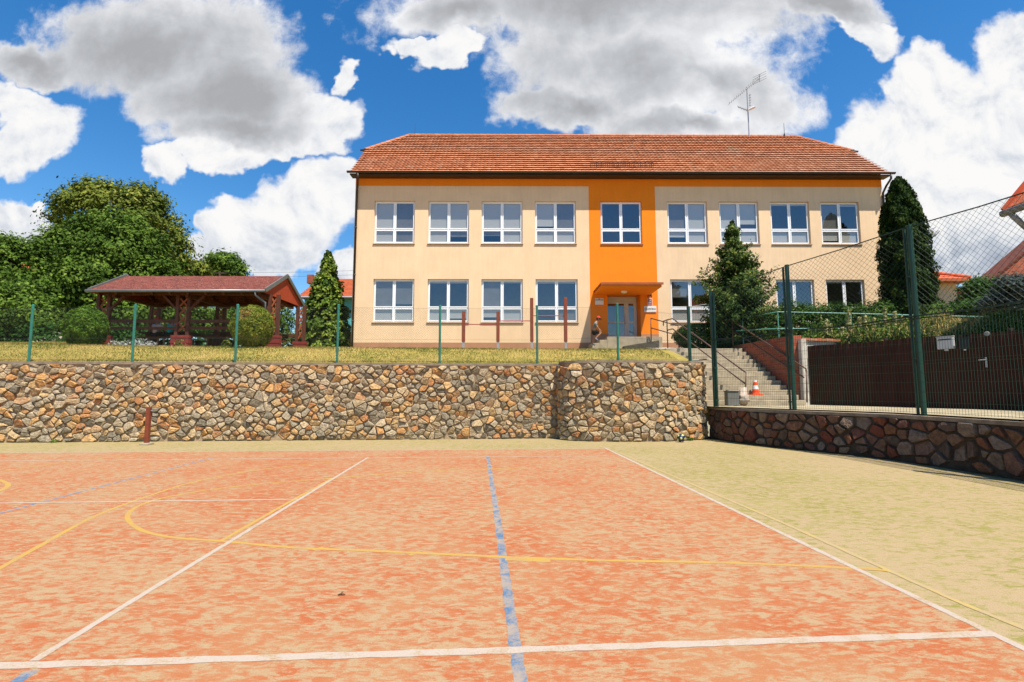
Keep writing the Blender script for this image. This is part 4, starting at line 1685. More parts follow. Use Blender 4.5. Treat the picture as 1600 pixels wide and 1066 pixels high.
# ---- tall fence on the right
PB = [(Vector((6.05, 15.05, .98)), at(1112, 455, 15.05).z), (Vector((7.09, 12.7, .975)), at(1225, 414, 12.7).z), (Vector((8.30, 10.2, .97)), at(1418, 352, 10.2).z), (Vector((8.62, 7.45, .96)), 4.75), (Vector((8.75, 4.6, .96)), 4.8)]
tf = empty('tall_mesh_fence', PB[0][0], 'tall dark green sports fence of welded panels with netting above', 'fence')
for i, (b_, zt_) in enumerate(PB):
    nx_ = (PB[min(i + 1, len(PB) - 1)][0] - PB[max(i - 1, 0)][0]).normalized()
    mb = MB()
    mb.tube([b_, Vector((b_.x, b_.y, zt_))], .052, 10)
    mb.build('post', MAT_DGREEN, tf)
    mb = MB()
    s_ = b_ - nx_ * .13 + Vector((.02, 0, 0)) if i else b_ + nx_ * .10
    mb.tube([s_, Vector((s_.x, s_.y, zt_ - (.05 if i != 1 else .05)))], .028, 8)
    for zz in (1.15, 2.1, 2.9, 3.8):
        mb.box(min(s_.x, b_.x) - .03, max(s_.x, b_.x) + .03, min(s_.y, b_.y) - .02, max(s_.y, b_.y) + .02, zz, zz + .035)
    mb.build('brace_post', MAT_DGREEN, tf)
PANEL = 1.98
for i in range(len(PB) - 1):
    (a, za), (b, zb_) = PB[i], PB[i + 1]
    inw = Vector((-(b - a).y, (b - a).x, 0)).normalized() * -.06
    vs_, hs_ = [], []
    L_ = (b - a).length
    n_ = int(L_ / .055)
    for k in range(1, n_):
        p_ = a.lerp(b, k / n_) + inw
        vs_.append((p_ + Vector((0, 0, .03)), p_ + Vector((0, 0, PANEL))))
    for zz in (.05, .25, .45, .65, .85, 1.02, 1.08, 1.25, 1.45, 1.65, 1.85, 1.95):
        hs_.append((a + inw * 1.15 + Vector((0, 0, zz)), b + inw * 1.15 + Vector((0, 0, zz))))
    np_mesh('welded_panel', np.vstack([prism_lines(vs_, .0030), prism_lines(hs_, .0036)]), 4, MAT_DGREEN, tf)
    A0, B0 = a + Vector((0, 0, PANEL + .02)), b + Vector((0, 0, PANEL + .02))
    A1, B1 = Vector((a.x, a.y, za - .03)), Vector((b.x, b.y, zb_ - .03))
    np_mesh('netting', prism_lines(diamond(A0, B0, A1, B1, .118), .0028), 4, MAT_DWIRE, tf)
    mb = MB()
    mb.tube([A1, A1.lerp(B1, .5) - Vector((0, 0, .02)), B1], .012, 6)
    mb.build('cable', MAT_DWIRE, tf)
    mb = MB()
    mb.tube([A0 + inw, A0.lerp(B0, .5) + inw - Vector((0, 0, .05)), B0 + inw], .015, 6)
    mb.build('cable', MAT_DWIRE, tf)
    mb = MB()
    mb.tube([A0 + inw - Vector((0, 0, .05)), A0.lerp(B0, .5) + inw - Vector((0, 0, .12)), B0 + inw - Vector((0, 0, .04))], .010, 6)
    mb.build('cable', MAT_DWIRE, tf)

# ---- small gate panel beside the tall fence
g0, g1 = Vector((gx.x, 15.35, 2.33)), Vector((6.0, 15.3, 2.33))
gt = empty('mesh_gate', g0, 'narrow dark green mesh gate between the low and tall fences', 'gate')
mb = MB()
ztg = at(1078, 479, 15.35).z
mb.tube([g0, Vector((g0.x, g0.y, ztg))], .05, 10)
mb.build('post', MAT_DGREEN, gt)
vs_ = []
for k in range(1, 11):
    p_ = g0.lerp(g1, k / 11)
    vs_.append((p_ + Vector((0, 0, .05)), Vector((p_.x, p_.y, ztg - .02 + k * .007))))
hs_ = [(g0 + Vector((0, 0, z_)), g1 + Vector((0, 0, z_))) for z_ in (.05, .25, .45, .65, .85, 1.05, 1.25)]
np_mesh('welded_panel', np.vstack([prism_lines(vs_, .003), prism_lines(hs_, .0034)]), 4, MAT_DGREEN, gt)
mb = MB()
mb.tube([Vector((g0.x, g0.y, ztg - .02)), Vector((g1.x, g1.y, ztg + .06))], .012, 6)
mb.tube([g0 + Vector((0, 0, .03)), g1 + Vector((0, 0, .06))], .02, 6)
mb.build('frame_bar', MAT_DGREEN, gt)

# ---- brown corrugated fence
MAT_BROWN = M('brown_corrugated', (.055, .021, .013), .8, .1, var=.2, scale=5, stretch=(1, 1, .2))
A_, B_ = Vector((9.62, 17.0)), Vector((13.4, 9.6))
bf = empty('corrugated_fence', (A_.x, A_.y, .98), 'dark brown corrugated sheet fence behind the green mesh', 'fence')
mb = MB()
L_ = (B_ - A_).length
d_ = (B_ - A_).normalized()
n2_ = Vector((d_.y, -d_.x))
k_ = int(L_ / .05)
prof = [0, .022, .022, 0]
prev = None
for i in range(k_ + 1):
    p_ = A_ + d_ * (L_ * i / k_) + n2_ * prof[i % 4]
    zt_ = 2.90 + .015 * math.sin(i * .11)
    cur = ((p_.x, p_.y, .96), (p_.x, p_.y, zt_))
    if prev:
        mb.face([prev[0], cur[0], cur[1], prev[1]])
    prev = cur
mb.build('sheet', MAT_BROWN, bf)
for s_ in (0.0, .33, .66, 1.0):
    mb = MB()
    p_ = A_.lerp(B_, s_) - n2_ * .05
    mb.box(p_.x - .04, p_.x + .04, p_.y - .04, p_.y + .04, .96, 2.97)
    mb.build('post', MAT_DBROWN, bf)


def on_fence(px, py, out=.03):
    """point on the brown fence seen at this photo pixel"""
    d = ray(px, py)
    n = Vector((n2_.x, n2_.y, 0))
    a = Vector((A_.x, A_.y, 0)) - Vector((0, 0, EYE))
    kk = (a.dot(n) + out) / d.dot(n)
    return Vector((0, 0, EYE)) + d * kk


side = 1 if n2_.dot(Vector((-1, -.2))) > 0 else -1
MAT_BOXG = M('grey_box', (.55, .54, .52), .5, .4, var=.08)
MAT_BOXB = M('black_box', (.012, .012, .014), .4, .4, var=.1)
ang = math.atan2(d_.y, d_.x)


def letter_box(px0, px1, py0, py1, label, mat, dep):
    c = on_fence((px0 + px1) / 2, (py0 + py1) / 2, side * .06)
    wdt = (on_fence(px1, py0, side * .06) - on_fence(px0, py0, side * .06)).length
    hgt = on_fence(px0, py0, side * .06).z - on_fence(px0, py1, side * .06).z
    rt = empty('letter_box', c, label, 'letter box', rz=ang)
    mb = MB()
    sg = -side
    mb.box(-wdt / 2, wdt / 2, min(0, -dep), max(0, -dep) - .001, -hgt / 2, hgt / 2)
    mb.build('body', mat, rt, local=True, bevel=.008)
    mb = MB()
    mb.box(-wdt * .52, wdt * .52, -dep - .015, .0, hgt / 2 + .001, hgt / 2 + .02)
    mb.build('lid', mat, rt, local=True)
    mb = MB()
    mb.box(-wdt * .38, wdt * .38, -dep - .006, -dep - .0005, hgt * .25, hgt * .33)
    mb.build('slot', MAT_BOXB, rt, local=True)
    mb = MB()
    mb.box(-wdt * .10, wdt * .16, -dep * .6, -dep * .55, -hgt * .66, -hgt * .54)
    mb.build('name_tag', MAT_SIGNW, rt, local=True)
    return rt


letter_box(1466, 1492, 527, 545.5, 'pale grey letter box on the brown fence', MAT_BOXG, .10)
letter_box(1500, 1516, 528, 545, 'black letter box to the right of the grey one', MAT_BOXB, .08)
c = on_fence(1541, 566, side * .05)
mb = MB()
mb.tube([c + Vector((0, 0, .13)), c - Vector((0, 0, .13))], .022, 8)
hnd = mb.build('handle', MAT_STEEL, bf)
mb = MB()
tn = Vector((n2_.x, n2_.y, 0)) * side
mb.tube([c + Vector((0, 0, .06)), c + tn * .06 + Vector((0, 0, .06)), c + tn * .065 - Vector((d_.x, d_.y, 0)) * .12 + Vector((0, 0, .055))], .012, 8)
mb.build('lever', MAT_STEEL, hnd)
c = on_fence(1542, 521.5, side * .04)
o = MB()
o.lathe((0, 0, 0), [(.001, .012), (.04, .010), (.055, .004), (.058, 0)], 14)
o = o.build('enamel_plaque', M('worn_plaque', (.30, .29, .27), .6, .3, var=.5, scale=40), local=True)
o.location = c
o.rotation_euler = (math.pi / 2, 0, ang)
tag(o, 'small pale round plaque near the top of the brown fence', 'plaque')

# ---- green railing on the terrace
MAT_RAILG = M('green_rail', (.10, .30, .24), .45, .4, var=.15)
gr = empty('green_railing', (9.3, 19.6, 3.22), 'thin green tubular railing in front of the hedge', 'railing')
RL = [(at(1160, 497, 19.9), at(1150, 517, 19.9)), (at(1215, 487.5, 18.9), at(1215, 513.5, 18.9)), (at(1329, 490, 18.3), at(1329, 514, 18.3)), (at(1424, 492.5, 17.8), at(1424, 516, 17.8)), (at(1530, 495, 17.2), at(1530, 518, 17.2)), (at(1640, 496, 16.6), at(1640, 520, 16.6))]
for sel in (0, 1):
    mb = MB()
    mb.tube([p_[sel] for p_ in RL], .022, 7)
    mb.build('rail', MAT_RAILG, gr)
for tp, lo in RL:
    mb = MB()
    mb.tube([tp, Vector((tp.x, tp.y, 3.15))], .024, 7)
    mb.build('post', MAT_RAILG, gr)

# ================================================================== gazebo
MAT_WOOD = M('brown_wood', (.105, .034, .018), .7, .25, var=.3, scale=6, bump=.3, bscale=30, stretch=(1, 1, .3))
MAT_LATT = M('red_lattice', (.32, .085, .03), .7, .25, var=.2, scale=8)
MAT_GABLE = M('red_boards', (.42, .065, .022), .65, .3, var=.12, scale=4)
MAT_SHING, t, out = newmat('red_shingle')
o_ = t.n('ShaderNodeTexCoord').outputs['Object']
n1 = t.noise(t.mapping(o_, scale=(1.2, 3.5, 3.5)), 2.6, 8, .7)
n2 = t.noise(o_, 26, 4, .7)
col = t.mix(t.map(n1, .35, .65), (.070, .016, .011), (.165, .038, .024))
col = t.mix(t.map(n2, .55, .66), col, (.34, .20, .15))
p = principled(t, col, .9, .2, 0, n2, .6, .02)
t.put(out.inputs[0], p.outputs[0])
GX0, GX1, GY0, GY1 = -16.95, -9.72, 19.9, 23.75
GZ = 3.22
c_ = at(414.5, 453, GY0)
GE = c_.z                      # eave height
GX1 = c_.x
GX0 = at(138, 454.5, GY0).x
GYM = (GY0 + GY1) / 2
GRZ = at(451, 431.5, GYM).z
gz = empty('gazebo', ((GX0 + GX1) / 2, GYM, GZ), 'open wooden shelter with red gable roof on the lawn', 'shelter')
mb = MB()
th = .05
for (ya, yb, nm) in ((GY0, GYM, 0), (GY1, GYM, 1)):
    vs = [(GX0, ya, GE), (GX1, ya, GE), (GX1, yb, GRZ), (GX0, yb, GRZ), (GX0, ya, GE - th), (GX1, ya, GE - th), (GX1, yb, GRZ - th), (GX0, yb, GRZ - th)]
    fs = [(0, 1, 2, 3), (7, 6, 5, 4), (0, 4, 5, 1), (1, 5, 6, 2), (3, 7, 4, 0)]
    mb.add(vs, fs if nm == 0 else [f_[::-1] for f_ in fs])
groof = mb.build('roof', MAT_SHING, gz)
mb = MB()
MAT_TRIM = M('grey_trim', (.17, .175, .16), .5, .4, .2, var=.1)
for xx in (GX0, GX1):
    for ya in (GY0, GY1):
        mb.bar((xx, ya, GE - .02), (xx, GYM, GRZ + .015), .05, .16, 0)
        mb.build('verge_trim', MAT_TRIM, groof)
        mb = MB()
mb.tube([(GX0 - .05, GY0 - .07, GE - .05), (GX1 + .02, GY0 - .07, GE - .05)], .06, 8)
xd = at(400, 460, GY0).x
mb.tube([(xd, GY0 - .07, GE - .08), (xd, GY0 - .05, GE - .22), (xd + .28, GY0 + .22, GE - .48), (xd + .28, GY0 + .22, GE - .95)], .04, 8)
mb.build('gutter', M('zinc', (.20, .21, .20), .45, .4, .3, var=.1), groof, smooth=True)
# gable boards
for xx, nm in ((GX1 - .06, 1), (GX0 + .06, -1)):
    mb = MB()
    n_ = 22
    for i in range(n_):
        ya, yb = GY0 + .12 + (GY1 - GY0 - .24) * i / n_, GY0 + .12 + (GY1 - GY0 - .24) * (i + .93) / n_
        zf = lambda y_: GE + (GRZ - GE) * (1 - abs(y_ - GYM) / (GYM - GY0)) - .07
        zl = GE - .10
        pts = [(ya, zl), (yb, zl), (yb, zf(yb))]
        if ya < GYM < yb:
            pts.append((GYM, zf(GYM)))
        pts.append((ya, zf(ya)))
        mb.face([(xx, y_, z_) for y_, z_ in pts])
        mb.face([(xx - .03, y_, z_) for y_, z_ in pts][::-1])
    mb.build('gable', MAT_GABLE, gz)
# rafters and beams
mb = MB()
for i in range(10):
    xx = GX0 + .3 + (GX1 - GX0 - .6) * i / 9
    for ya in (GY0 + .1, GY1 - .1):
        mb.bar((xx, ya, GE - .12), (xx, GYM, GRZ - .14), .08, .12)
for yy_ in (GY0 + .55, GY1 - .55):
    mb.bar((GX0 + .2, yy_, GE - .03), (GX1 - .1, yy_, GE - .03), .14, .16)
for i in range(3):
    xx = GX0 + .7 + (GX1 - GX0 - 1.1) * i / 2
    mb.bar((xx, GY0 + .4, GE - .16), (xx, GY1 - .4, GE - .16), .12, .14)
mb.build('rafters', MAT_WOOD, gz)
PY0, PY1 = GY0 + .55, GY1 - .55
MAT_PLB = M('red_painted_brick', (.22, .035, .028), .7, .25, var=.25, scale=8)


def post_pair(xa, xb, ya, yb):
    a, b = Vector((xa, ya, 0)), Vector((xb, yb, 0))
    for p_ in (a, b):
        mb = MB()
        mb.box(p_.x - .065, p_.x + .065, p_.y - .065, p_.y + .065, GZ + .02, GE - .10)
        mb.build('post', MAT_WOOD, gz, bevel=.008)
    z0_, z1_ = GZ + .62, GE - .25
    n_ = 4
    mb = MB()
    dd = (b - a).normalized() * .07
    off = Vector((dd.y, -dd.x, 0)) * .2
    for i in range(n_):
        za, zb_ = z0_ + (z1_ - z0_) * i / n_, z0_ + (z1_ - z0_) * (i + 1) / n_
        mb.bar(a + dd + off + Vector((0, 0, za)), b - dd + off + Vector((0, 0, zb_)), .03, .06)
        mb.bar(b - dd - off + Vector((0, 0, za)), a + dd - off + Vector((0, 0, zb_)), .03, .06)
    mb.build('lattice', MAT_LATT, gz)
    mb = MB()
    for r_ in range(5):
        ins = .012 * (r_ % 2)
        x0_, x1_ = min(xa, xb) - .14, max(xa, xb) + .14
        y0_, y1_ = min(ya, yb) - .14, max(ya, yb) + .14
        mb.box(x0_ + ins, x1_ - ins, y0_ + ins, y1_ - ins, GZ - .08 + r_ * .11, GZ - .08 + r_ * .11 + .109)
    mb.build('plinth', MAT_PLB, gz)


lx = lambda px: at(px, 500, PY0).x
post_pair(lx(153), lx(169.5), PY0, PY0)
post_pair(lx(277), lx(294.5), PY0, PY0)
post_pair(lx(421), lx(429.5) + .12, PY0, PY0)
rx_ = at(464.5, 510, PY1).x
post_pair(rx_, rx_ + .32, PY1, PY1)
post_pair(lx(277), lx(290), PY1, PY1)
post_pair(lx(160), lx(173), PY1, PY1)
for (xa, sg) in ((lx(169.5), 1), (lx(277), -1), (lx(294.5), 1), (lx(421), -1)):
    mb = MB()
    mb.bar((xa, PY0, GE - .75), (xa + sg * .6, PY0, GE - .14), .09, .09)
    mb.build('knee_brace', MAT_WOOD, gz)
for (xa, xb) in ((lx(171), lx(276)), (lx(296), lx(420))):
    for zz in (at(220, 502, PY0).z, at(220, 513, PY0).z):
        mb = MB()
        mb.box(xa, xb, PY0 - .03, PY0 + .03, zz - .06, zz + .06)
        mb.build('rail', MAT_WOOD, gz)
    mb = MB()
    mb.box(xa, xb, PY1 - .03, PY1 + .03, GZ + .70, GZ + .82)
    mb.build('rail', MAT_WOOD, gz)
mb = MB()
mb.box(GX0 + .5, GX1 - .2, GY0 + .35, GY1 - .3, GZ - .3, GZ - .02)
mb.build('floor_slab', MAT_CONC, gz)
# tables and benches inside
BX0, BX1 = lx(190), lx(272)
for (xa, xb, lt) in ((lx(185), lx(270), 'left half'), (lx(305), lx(410), 'right half')):
    tb = empty('picnic_table', ((xa + xb) / 2, PY0 + 1.45, GZ), 'dark wooden table in the %s of the shelter' % lt, 'table', 'tables in the shelter')
    mb = MB()
    mb.box(xa, xb, PY0 + 1.1, PY0 + 1.8, GZ + .70, GZ + .75)
    mb.build('tabletop', MAT_WOOD, tb)
    for xx in (xa + .3, xb - .3):
        mb = MB()
        mb.box(xx - .05, xx + .05, PY0 + 1.2, PY0 + 1.7, GZ - .02, GZ + .699)
        mb.build('leg', MAT_WOOD, tb)
    for yq, lt2 in ((PY0 + .55, 'near'), (PY0 + 2.2, 'far')):
        bn = empty('bench', ((xa + xb) / 2, yq, GZ), 'dark wooden bench on the %s side of the %s table' % (lt2, lt.split()[0]), 'bench', 'benches in the shelter')
        mb = MB()
        mb.box(xa, xb, yq - .16, yq + .16, GZ + .42, GZ + .46)
        mb.build('seat', MAT_WOOD, bn)
        for xx in (xa + .3, xb - .3):
            mb = MB()
            mb.box(xx - .04, xx + .04, yq - .14, yq + .14, GZ - .02, GZ + .419)
            mb.build('leg', MAT_WOOD, bn)

# ================================================================== play / sport things
MAT_BPOST = M('brown_post', (.23, .055, .025), .65, .25, var=.2, scale=8)
MAT_REDBAR = M('red_bar', (.40, .03, .04), .5, .35, var=.1)
pb = empty('pull_up_bars', at(803, 543, 22.6), 'four brown posts with three red pull up bars before the school', 'exercise bars')
PX = [(724, 487), (778, 487), (831, 466), (884, 465)]
for (px, py) in PX:
    b_ = at(px, 543, 22.6)
    t_ = at(px, py, 22.6)
    mb = MB()
    mb.box(b_.x - .075, b_.x + .075, b_.y - .075, b_.y + .075, b_.z + .26, t_.z)
    po = mb.build('post', MAT_BPOST, pb, bevel=.012)
    mb = MB()
    mb.box(b_.x - .05, b_.x + .05, b_.y - .05, b_.y + .05, b_.z - .3, b_.z + .259)
    mb.build('post_shoe', MAT_STEEL, po)
for (a, b, py) in ((0, 1, 507), (1, 2, 501.5), (2, 3, 493.5)):
    p0_, p1_ = at(PX[a][0], py, 22.6), at(PX[b][0], py, 22.6)
    mb = MB()
    mb.tube([(p0_.x + .076, p0_.y, p0_.z), (p1_.x - .076, p1_.y, p0_.z)], .02, 8)
    mb.build('bar', MAT_REDBAR, pb)
b_ = onz(229, 695, 0)
t_ = at(230, 636, b_.y)
vp = empty('net_post', b_, 'short dark brown square post in a pale ground socket', 'post')
mb = MB()
mb.box(b_.x - .05, b_.x + .05, b_.y - .05, b_.y + .05, .05, t_.z)
mb.build('post', MAT_BPOST, vp, bevel=.008)
mb = MB()
mb.box(b_.x - .12, b_.x + .12, b_.y - .12, b_.y + .12, 0, .05)
mb.build('socket', MAT_CONC2, vp, bevel=.008)
mb = MB()
mb.tube([(b_.x + .06, b_.y, t_.z - .1), (b_.x + .12, b_.y - .02, t_.z - .1)], .015, 6)
mb.build('hook', MAT_STEEL, vp)

# football
c_ = onz(1064.5, 691, 0)
bm_ = bmesh.new()
bmesh.ops.create_icosphere(bm_, subdivisions=4, radius=.115)
me = bpy.data.meshes.new('football')
cent = [Vector(v) for v in ((0, 0, 1), (.894, 0, .447), (.276, .851, .447), (-.724, .526, .447), (-.724, -.526, .447), (.276, -.851, .447))]
cent += [-v for v in cent]
for f_ in bm_.faces:
    f_.smooth = True
    n_ = f_.calc_center_median().normalized()
    rotq = Matrix.Rotation(.5, 3, 'X') @ n_
    f_.material_index = 1 if max(rotq.dot(v.normalized()) for v in cent) > math.cos(.27) else 0
bm_.to_mesh(me)
bm_.free()
o = link_mesh('football', me, [M('ball_navy', (.012, .028, .055), .35, .4, var=.1), M('ball_yellow', (.70, .68, .22), .35, .4, var=.1)], local=True)
o.location = (c_.x, c_.y, .116)
tag(o, 'navy football with pale yellow patches on the sand by the curved wall', 'football')

# traffic cone on the stairs
c_ = Vector((at(1181, 622, 16.35).x, 16.35, zs0 + 2 * (zs1 - zs0) / NS))
cn = empty('traffic_cone', c_, 'orange and white banded traffic cone on the lowest stairs', 'traffic cone')
MAT_ORG = M('cone_orange', (.85, .085, .012), .5, .35, var=.08)
MAT_CWH = M('cone_white', (.82, .82, .80), .4, .4, var=.04)
mb = MB()
mb.box(c_.x - .17, c_.x + .17, c_.y - .15, c_.y + .15, c_.z, c_.z + .035)
mb.build('base', MAT_ORG, cn, bevel=.01)
hC = at(1181, 594, 16.35).z - c_.z
rC = lambda z_: .125 - .085 * (z_ / hC)
for (z0_, z1_, mt, nm) in ((.035, .19, MAT_ORG, 'lower_body'), (.19, .31, MAT_CWH, 'white_band'), (.31, .42, MAT_ORG, 'middle_body'), (.42, .50, MAT_CWH, 'white_band'), (.50, hC, MAT_ORG, 'tip')):
    z0_, z1_ = min(z0_, hC - .002), min(z1_, hC)
    if z1_ <= z0_:
        continue
    mb = MB()
    mb.lathe(c_, [(rC(z0_), z0_), (rC(z1_), z1_)] + ([(.02, z1_)] if nm == 'tip' else []), 18)
    mb.build(nm, mt, cn, smooth=True)

# grey box, bag, clay pot, stick
c_ = at(1144, 628, 15.35)
mb = MB()
mb.box(c_.x - .17, c_.x + .17, 15.25, 15.5, 1.0, at(1144, 612, 15.35).z)
mb.box(c_.x - .19, c_.x + .19, 15.23, 15.52, at(1144, 612, 15.35).z + .001, at(1144, 612, 15.35).z + .03)
o = mb.build('meter_box', M('meter_grey', (.17, .165, .145), .6, .3, var=.15), loc=(c_.x, 15.35, .98), bevel=.006)
tag(o, 'small grey meter box at the foot of the stairs', 'box')
c_ = at(1161, 616, 15.5)
bm_ = bmesh.new()
bmesh.ops.create_icosphere(bm_, subdivisions=3, radius=1)
for v in bm_.verts:
    n_ = v.co.copy()
    k_ = 1 + .25 * math.sin(n_.x * 7 + n_.z * 5) * math.cos(n_.y * 6) + .12 * math.sin(n_.z * 17)
    v.co = Vector((n_.x * .16 * k_, n_.y * .12 * k_, n_.z * .20 * k_ + .17))
    if n_.z > .8:
        v.co.z += .14
for f_ in bm_.faces:
    f_.smooth = True
me = bpy.data.meshes.new('plastic_bag')
bm_.to_mesh(me)
bm_.free()
o = link_mesh('plastic_bag', me, M('bag_white', (.42, .36, .29), .5, .4, c2=(.50, .36, .26), scale=7), local=True)
o.location = (c_.x, 15.5, 1.02)
tag(o, 'crumpled white plastic bag beside the grey meter box', 'bag')
c_ = onz(533, 931)
mb = MB()
mb.tube([(c_.x - .022, c_.y, .006), (c_.x, c_.y + .006, .012), (c_.x + .03, c_.y - .003, .010)], [.004, .006, .003], 7)
mb.tube([(c_.x, c_.y + .01, .02), (c_.x + .012, c_.y + .02, .02)], [.004, .002], 6)
o = mb.build('twig', M('twig_wood', (.12, .06, .035), .9, .1, var=.3, scale=40), loc=(c_.x, c_.y, 0))
tag(o, 'tiny dark twig lying on the red court', 'twig')

# ================================================================== plants
LM_LIME = leafmat('linden_leaf', [(0, (.030, .052, .008)), (.4, (.095, .130, .018)), (.75, (.20, .225, .032)), (1, (.34, .34, .065))])
LM_WAL = leafmat('walnut_leaf', [(0, (.020, .042, .007)), (.4, (.062, .115, .014)), (.75, (.12, .20, .024)), (1, (.23, .30, .05))])
LM_DARK = leafmat('bush_leaf', [(0, (0.016, 0.048, 0.010)), (.5, (0.038, 0.099, 0.016)), (1, (0.112, 0.208, 0.029))])
LM_OLIVE = leafmat('olive_leaf', [(0, (0.053, 0.083, 0.018)), (.5, (0.120, 0.150, 0.030)), (1, (0.255, 0.270, 0.060))])
LM_BOX = leafmat('box_leaf', [(0, (.09, .13, .012)), (.4, (.17, .21, .02)), (.8, (.30, .31, .045)), (1, (.36, .20, .07))])
LM_CYP = leafmat('cypress_leaf', [(0, (.03, .075, .008)), (.5, (.085, .17, .015)), (1, (.19, .29, .035))])
LM_THU = leafmat('thuja_leaf', [(0, (.007, .020, .004)), (.45, (.026, .055, .008)), (1, (.11, .14, .020))])
LM_SPR = leafmat('spruce_leaf', [(0, (.014, .040, .010)), (.4, (.045, .095, .015)), (.75, (.16, .23, .03)), (1, (.34, .40, .06))])
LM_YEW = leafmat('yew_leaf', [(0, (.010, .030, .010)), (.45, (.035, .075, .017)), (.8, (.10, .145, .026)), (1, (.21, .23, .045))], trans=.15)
LM_HED = leafmat('hedge_leaf', [(0, (.010, .032, .006)), (.5, (.03, .075, .010)), (1, (.13, .21, .03))])
LM_BLUE = leafmat('blue_spruce_leaf', [(0, (.02, .035, .03)), (.5, (.06, .085, .075)), (1, (.15, .18, .16))])
LM_SILV = leafmat('silver_leaf', [(0, (.35, .36, .33)), (1, (.62, .63, .58))])
LM_WEED = leafmat('weed_leaf', [(0, (.05, .10, .015)), (1, (.16, .25, .04))])
LM_DRY = leafmat('straw', [(0, (.30, .22, .07)), (1, (.58, .42, .16))])


def lobe(px, py, Y_, rpx, rpy, rd=None):
    c = at(px, py, Y_)
    k_ = Y_ / F
    return (c.x, Y_ + 0.0, c.z, rpx * k_, (rd if rd else (rpx + rpy) / 2 * k_), rpy * k_)


broad_tree('linden_tree', 'large rounded yellow green linden towering behind the darker trees',
           [lobe(185, 345, 46, 75, 52), lobe(125, 340, 45, 40, 38), lobe(230, 350, 46, 48, 45), lobe(260, 395, 46, 33, 42), lobe(165, 315, 46, 45, 30), lobe(215, 320, 46, 38, 28), lobe(245, 420, 46, 42, 40), lobe(180, 400, 47, 80, 70)],
           (at(185, 500, 46).x, 46, 3.3), .5, LM_LIME, 1000, 46, .42, .34)
broad_tree('walnut_tree', 'broad dark green leafy tree right behind the shelter roof',
           [lobe(155, 390, 33, 55, 50), lobe(110, 400, 32.5, 40, 42), lobe(200, 400, 33, 55, 48), lobe(235, 445, 33, 50, 40), lobe(150, 455, 32, 75, 50), lobe(90, 470, 32, 45, 45), lobe(250, 480, 33, 45, 40), lobe(180, 500, 32, 80, 32), lobe(180, 355, 33.5, 40, 25)],
           (at(165, 520, 32.5).x, 32.5, 3.3), .35, LM_WAL, 1500, 46, .30, .23, upb=.35)
broad_tree('fruit_tree', 'dark green tree at the left picture edge with pointed top branches',
           [lobe(10, 410, 29, 32, 35), lobe(45, 420, 30, 34, 38), lobe(60, 395, 30, 22, 18), lobe(0, 460, 29, 50, 42), lobe(55, 470, 29.5, 48, 45), lobe(-30, 420, 29, 40, 50), lobe(5, 385, 29.5, 14, 14)],
           (at(30, 525, 29.5).x, 29.5, 3.3), .28, LM_WAL, 800, 44, .28, .21, upb=.35)
broad_tree('fruit_tree', 'small dark leafy tree low at the left picture edge behind the fence',
           [lobe(20, 480, 27, 40, 32), lobe(60, 500, 27, 34, 25), lobe(0, 510, 26.5, 36, 22)],
           (at(30, 535, 27).x, 27, 3.3), .16, LM_WAL, 330, 44, .26, .19)
broad_tree('background_tree', 'small yellow green tree beside the big linden behind the shelter',
           [lobe(300, 425, 48, 20, 17), lobe(285, 432, 48, 18, 14)], (at(298, 520, 48).x, 48, 3.4), .22, LM_LIME, 110, 44, .4, .36)
broad_tree('background_tree', 'small dark green tree above the shelter ridge standing alone',
           [lobe(350, 412, 60, 24, 16), lobe(335, 425, 60, 18, 13), lobe(365, 425, 60, 18, 14)], (at(352, 520, 60).x, 60, 3.5), .25, LM_WAL, 170, 44, .42, .38)
broad_tree('background_tree', 'dark undergrowth tree seen between the shelter posts',
           [lobe(330, 505, 36, 40, 22), lobe(270, 500, 36, 50, 25), lobe(390, 500, 37, 40, 25), lobe(430, 500, 38, 25, 25)], (at(330, 530, 36).x, 36, 3.3), .2, LM_WAL, 420, 44, .30, .24)

# dark hedge along the far left boundary
bh = empty('boundary_hedge', (at(60, 530, 26).x, 26, 3.3), 'dark leafy hedge under the trees on the far left', 'hedge')
P, N, T = lobe_leaves([(at(px, 515, 26).x, 26.5, 4.0, 1.6, .8, 1.0) for px in range(-60, 300, 35)], 420, 44, .2, shell=(.6, 1.0))
np_mesh('foliage', leaf_quads(P, N, .17), 4, LM_DARK, bh, T * .6)


bh = empty('boundary_hedge', (at(470, 530, 37).x, 37, 3.3), 'distant green hedge seen behind the shelter and the light conifer', 'hedge')
P, N, T = lobe_leaves([(at(px, 515, 37).x, 37 + random.uniform(-.4, .4), 4.5, 1.7, .9, 1.5 + random.uniform(-.2, .4)) for px in range(385, 565, 25)], 520, 44, .22, shell=(.55, 1.0))
np_mesh('foliage', leaf_quads(P, N, .22), 4, LM_OLIVE, bh, T * .7)


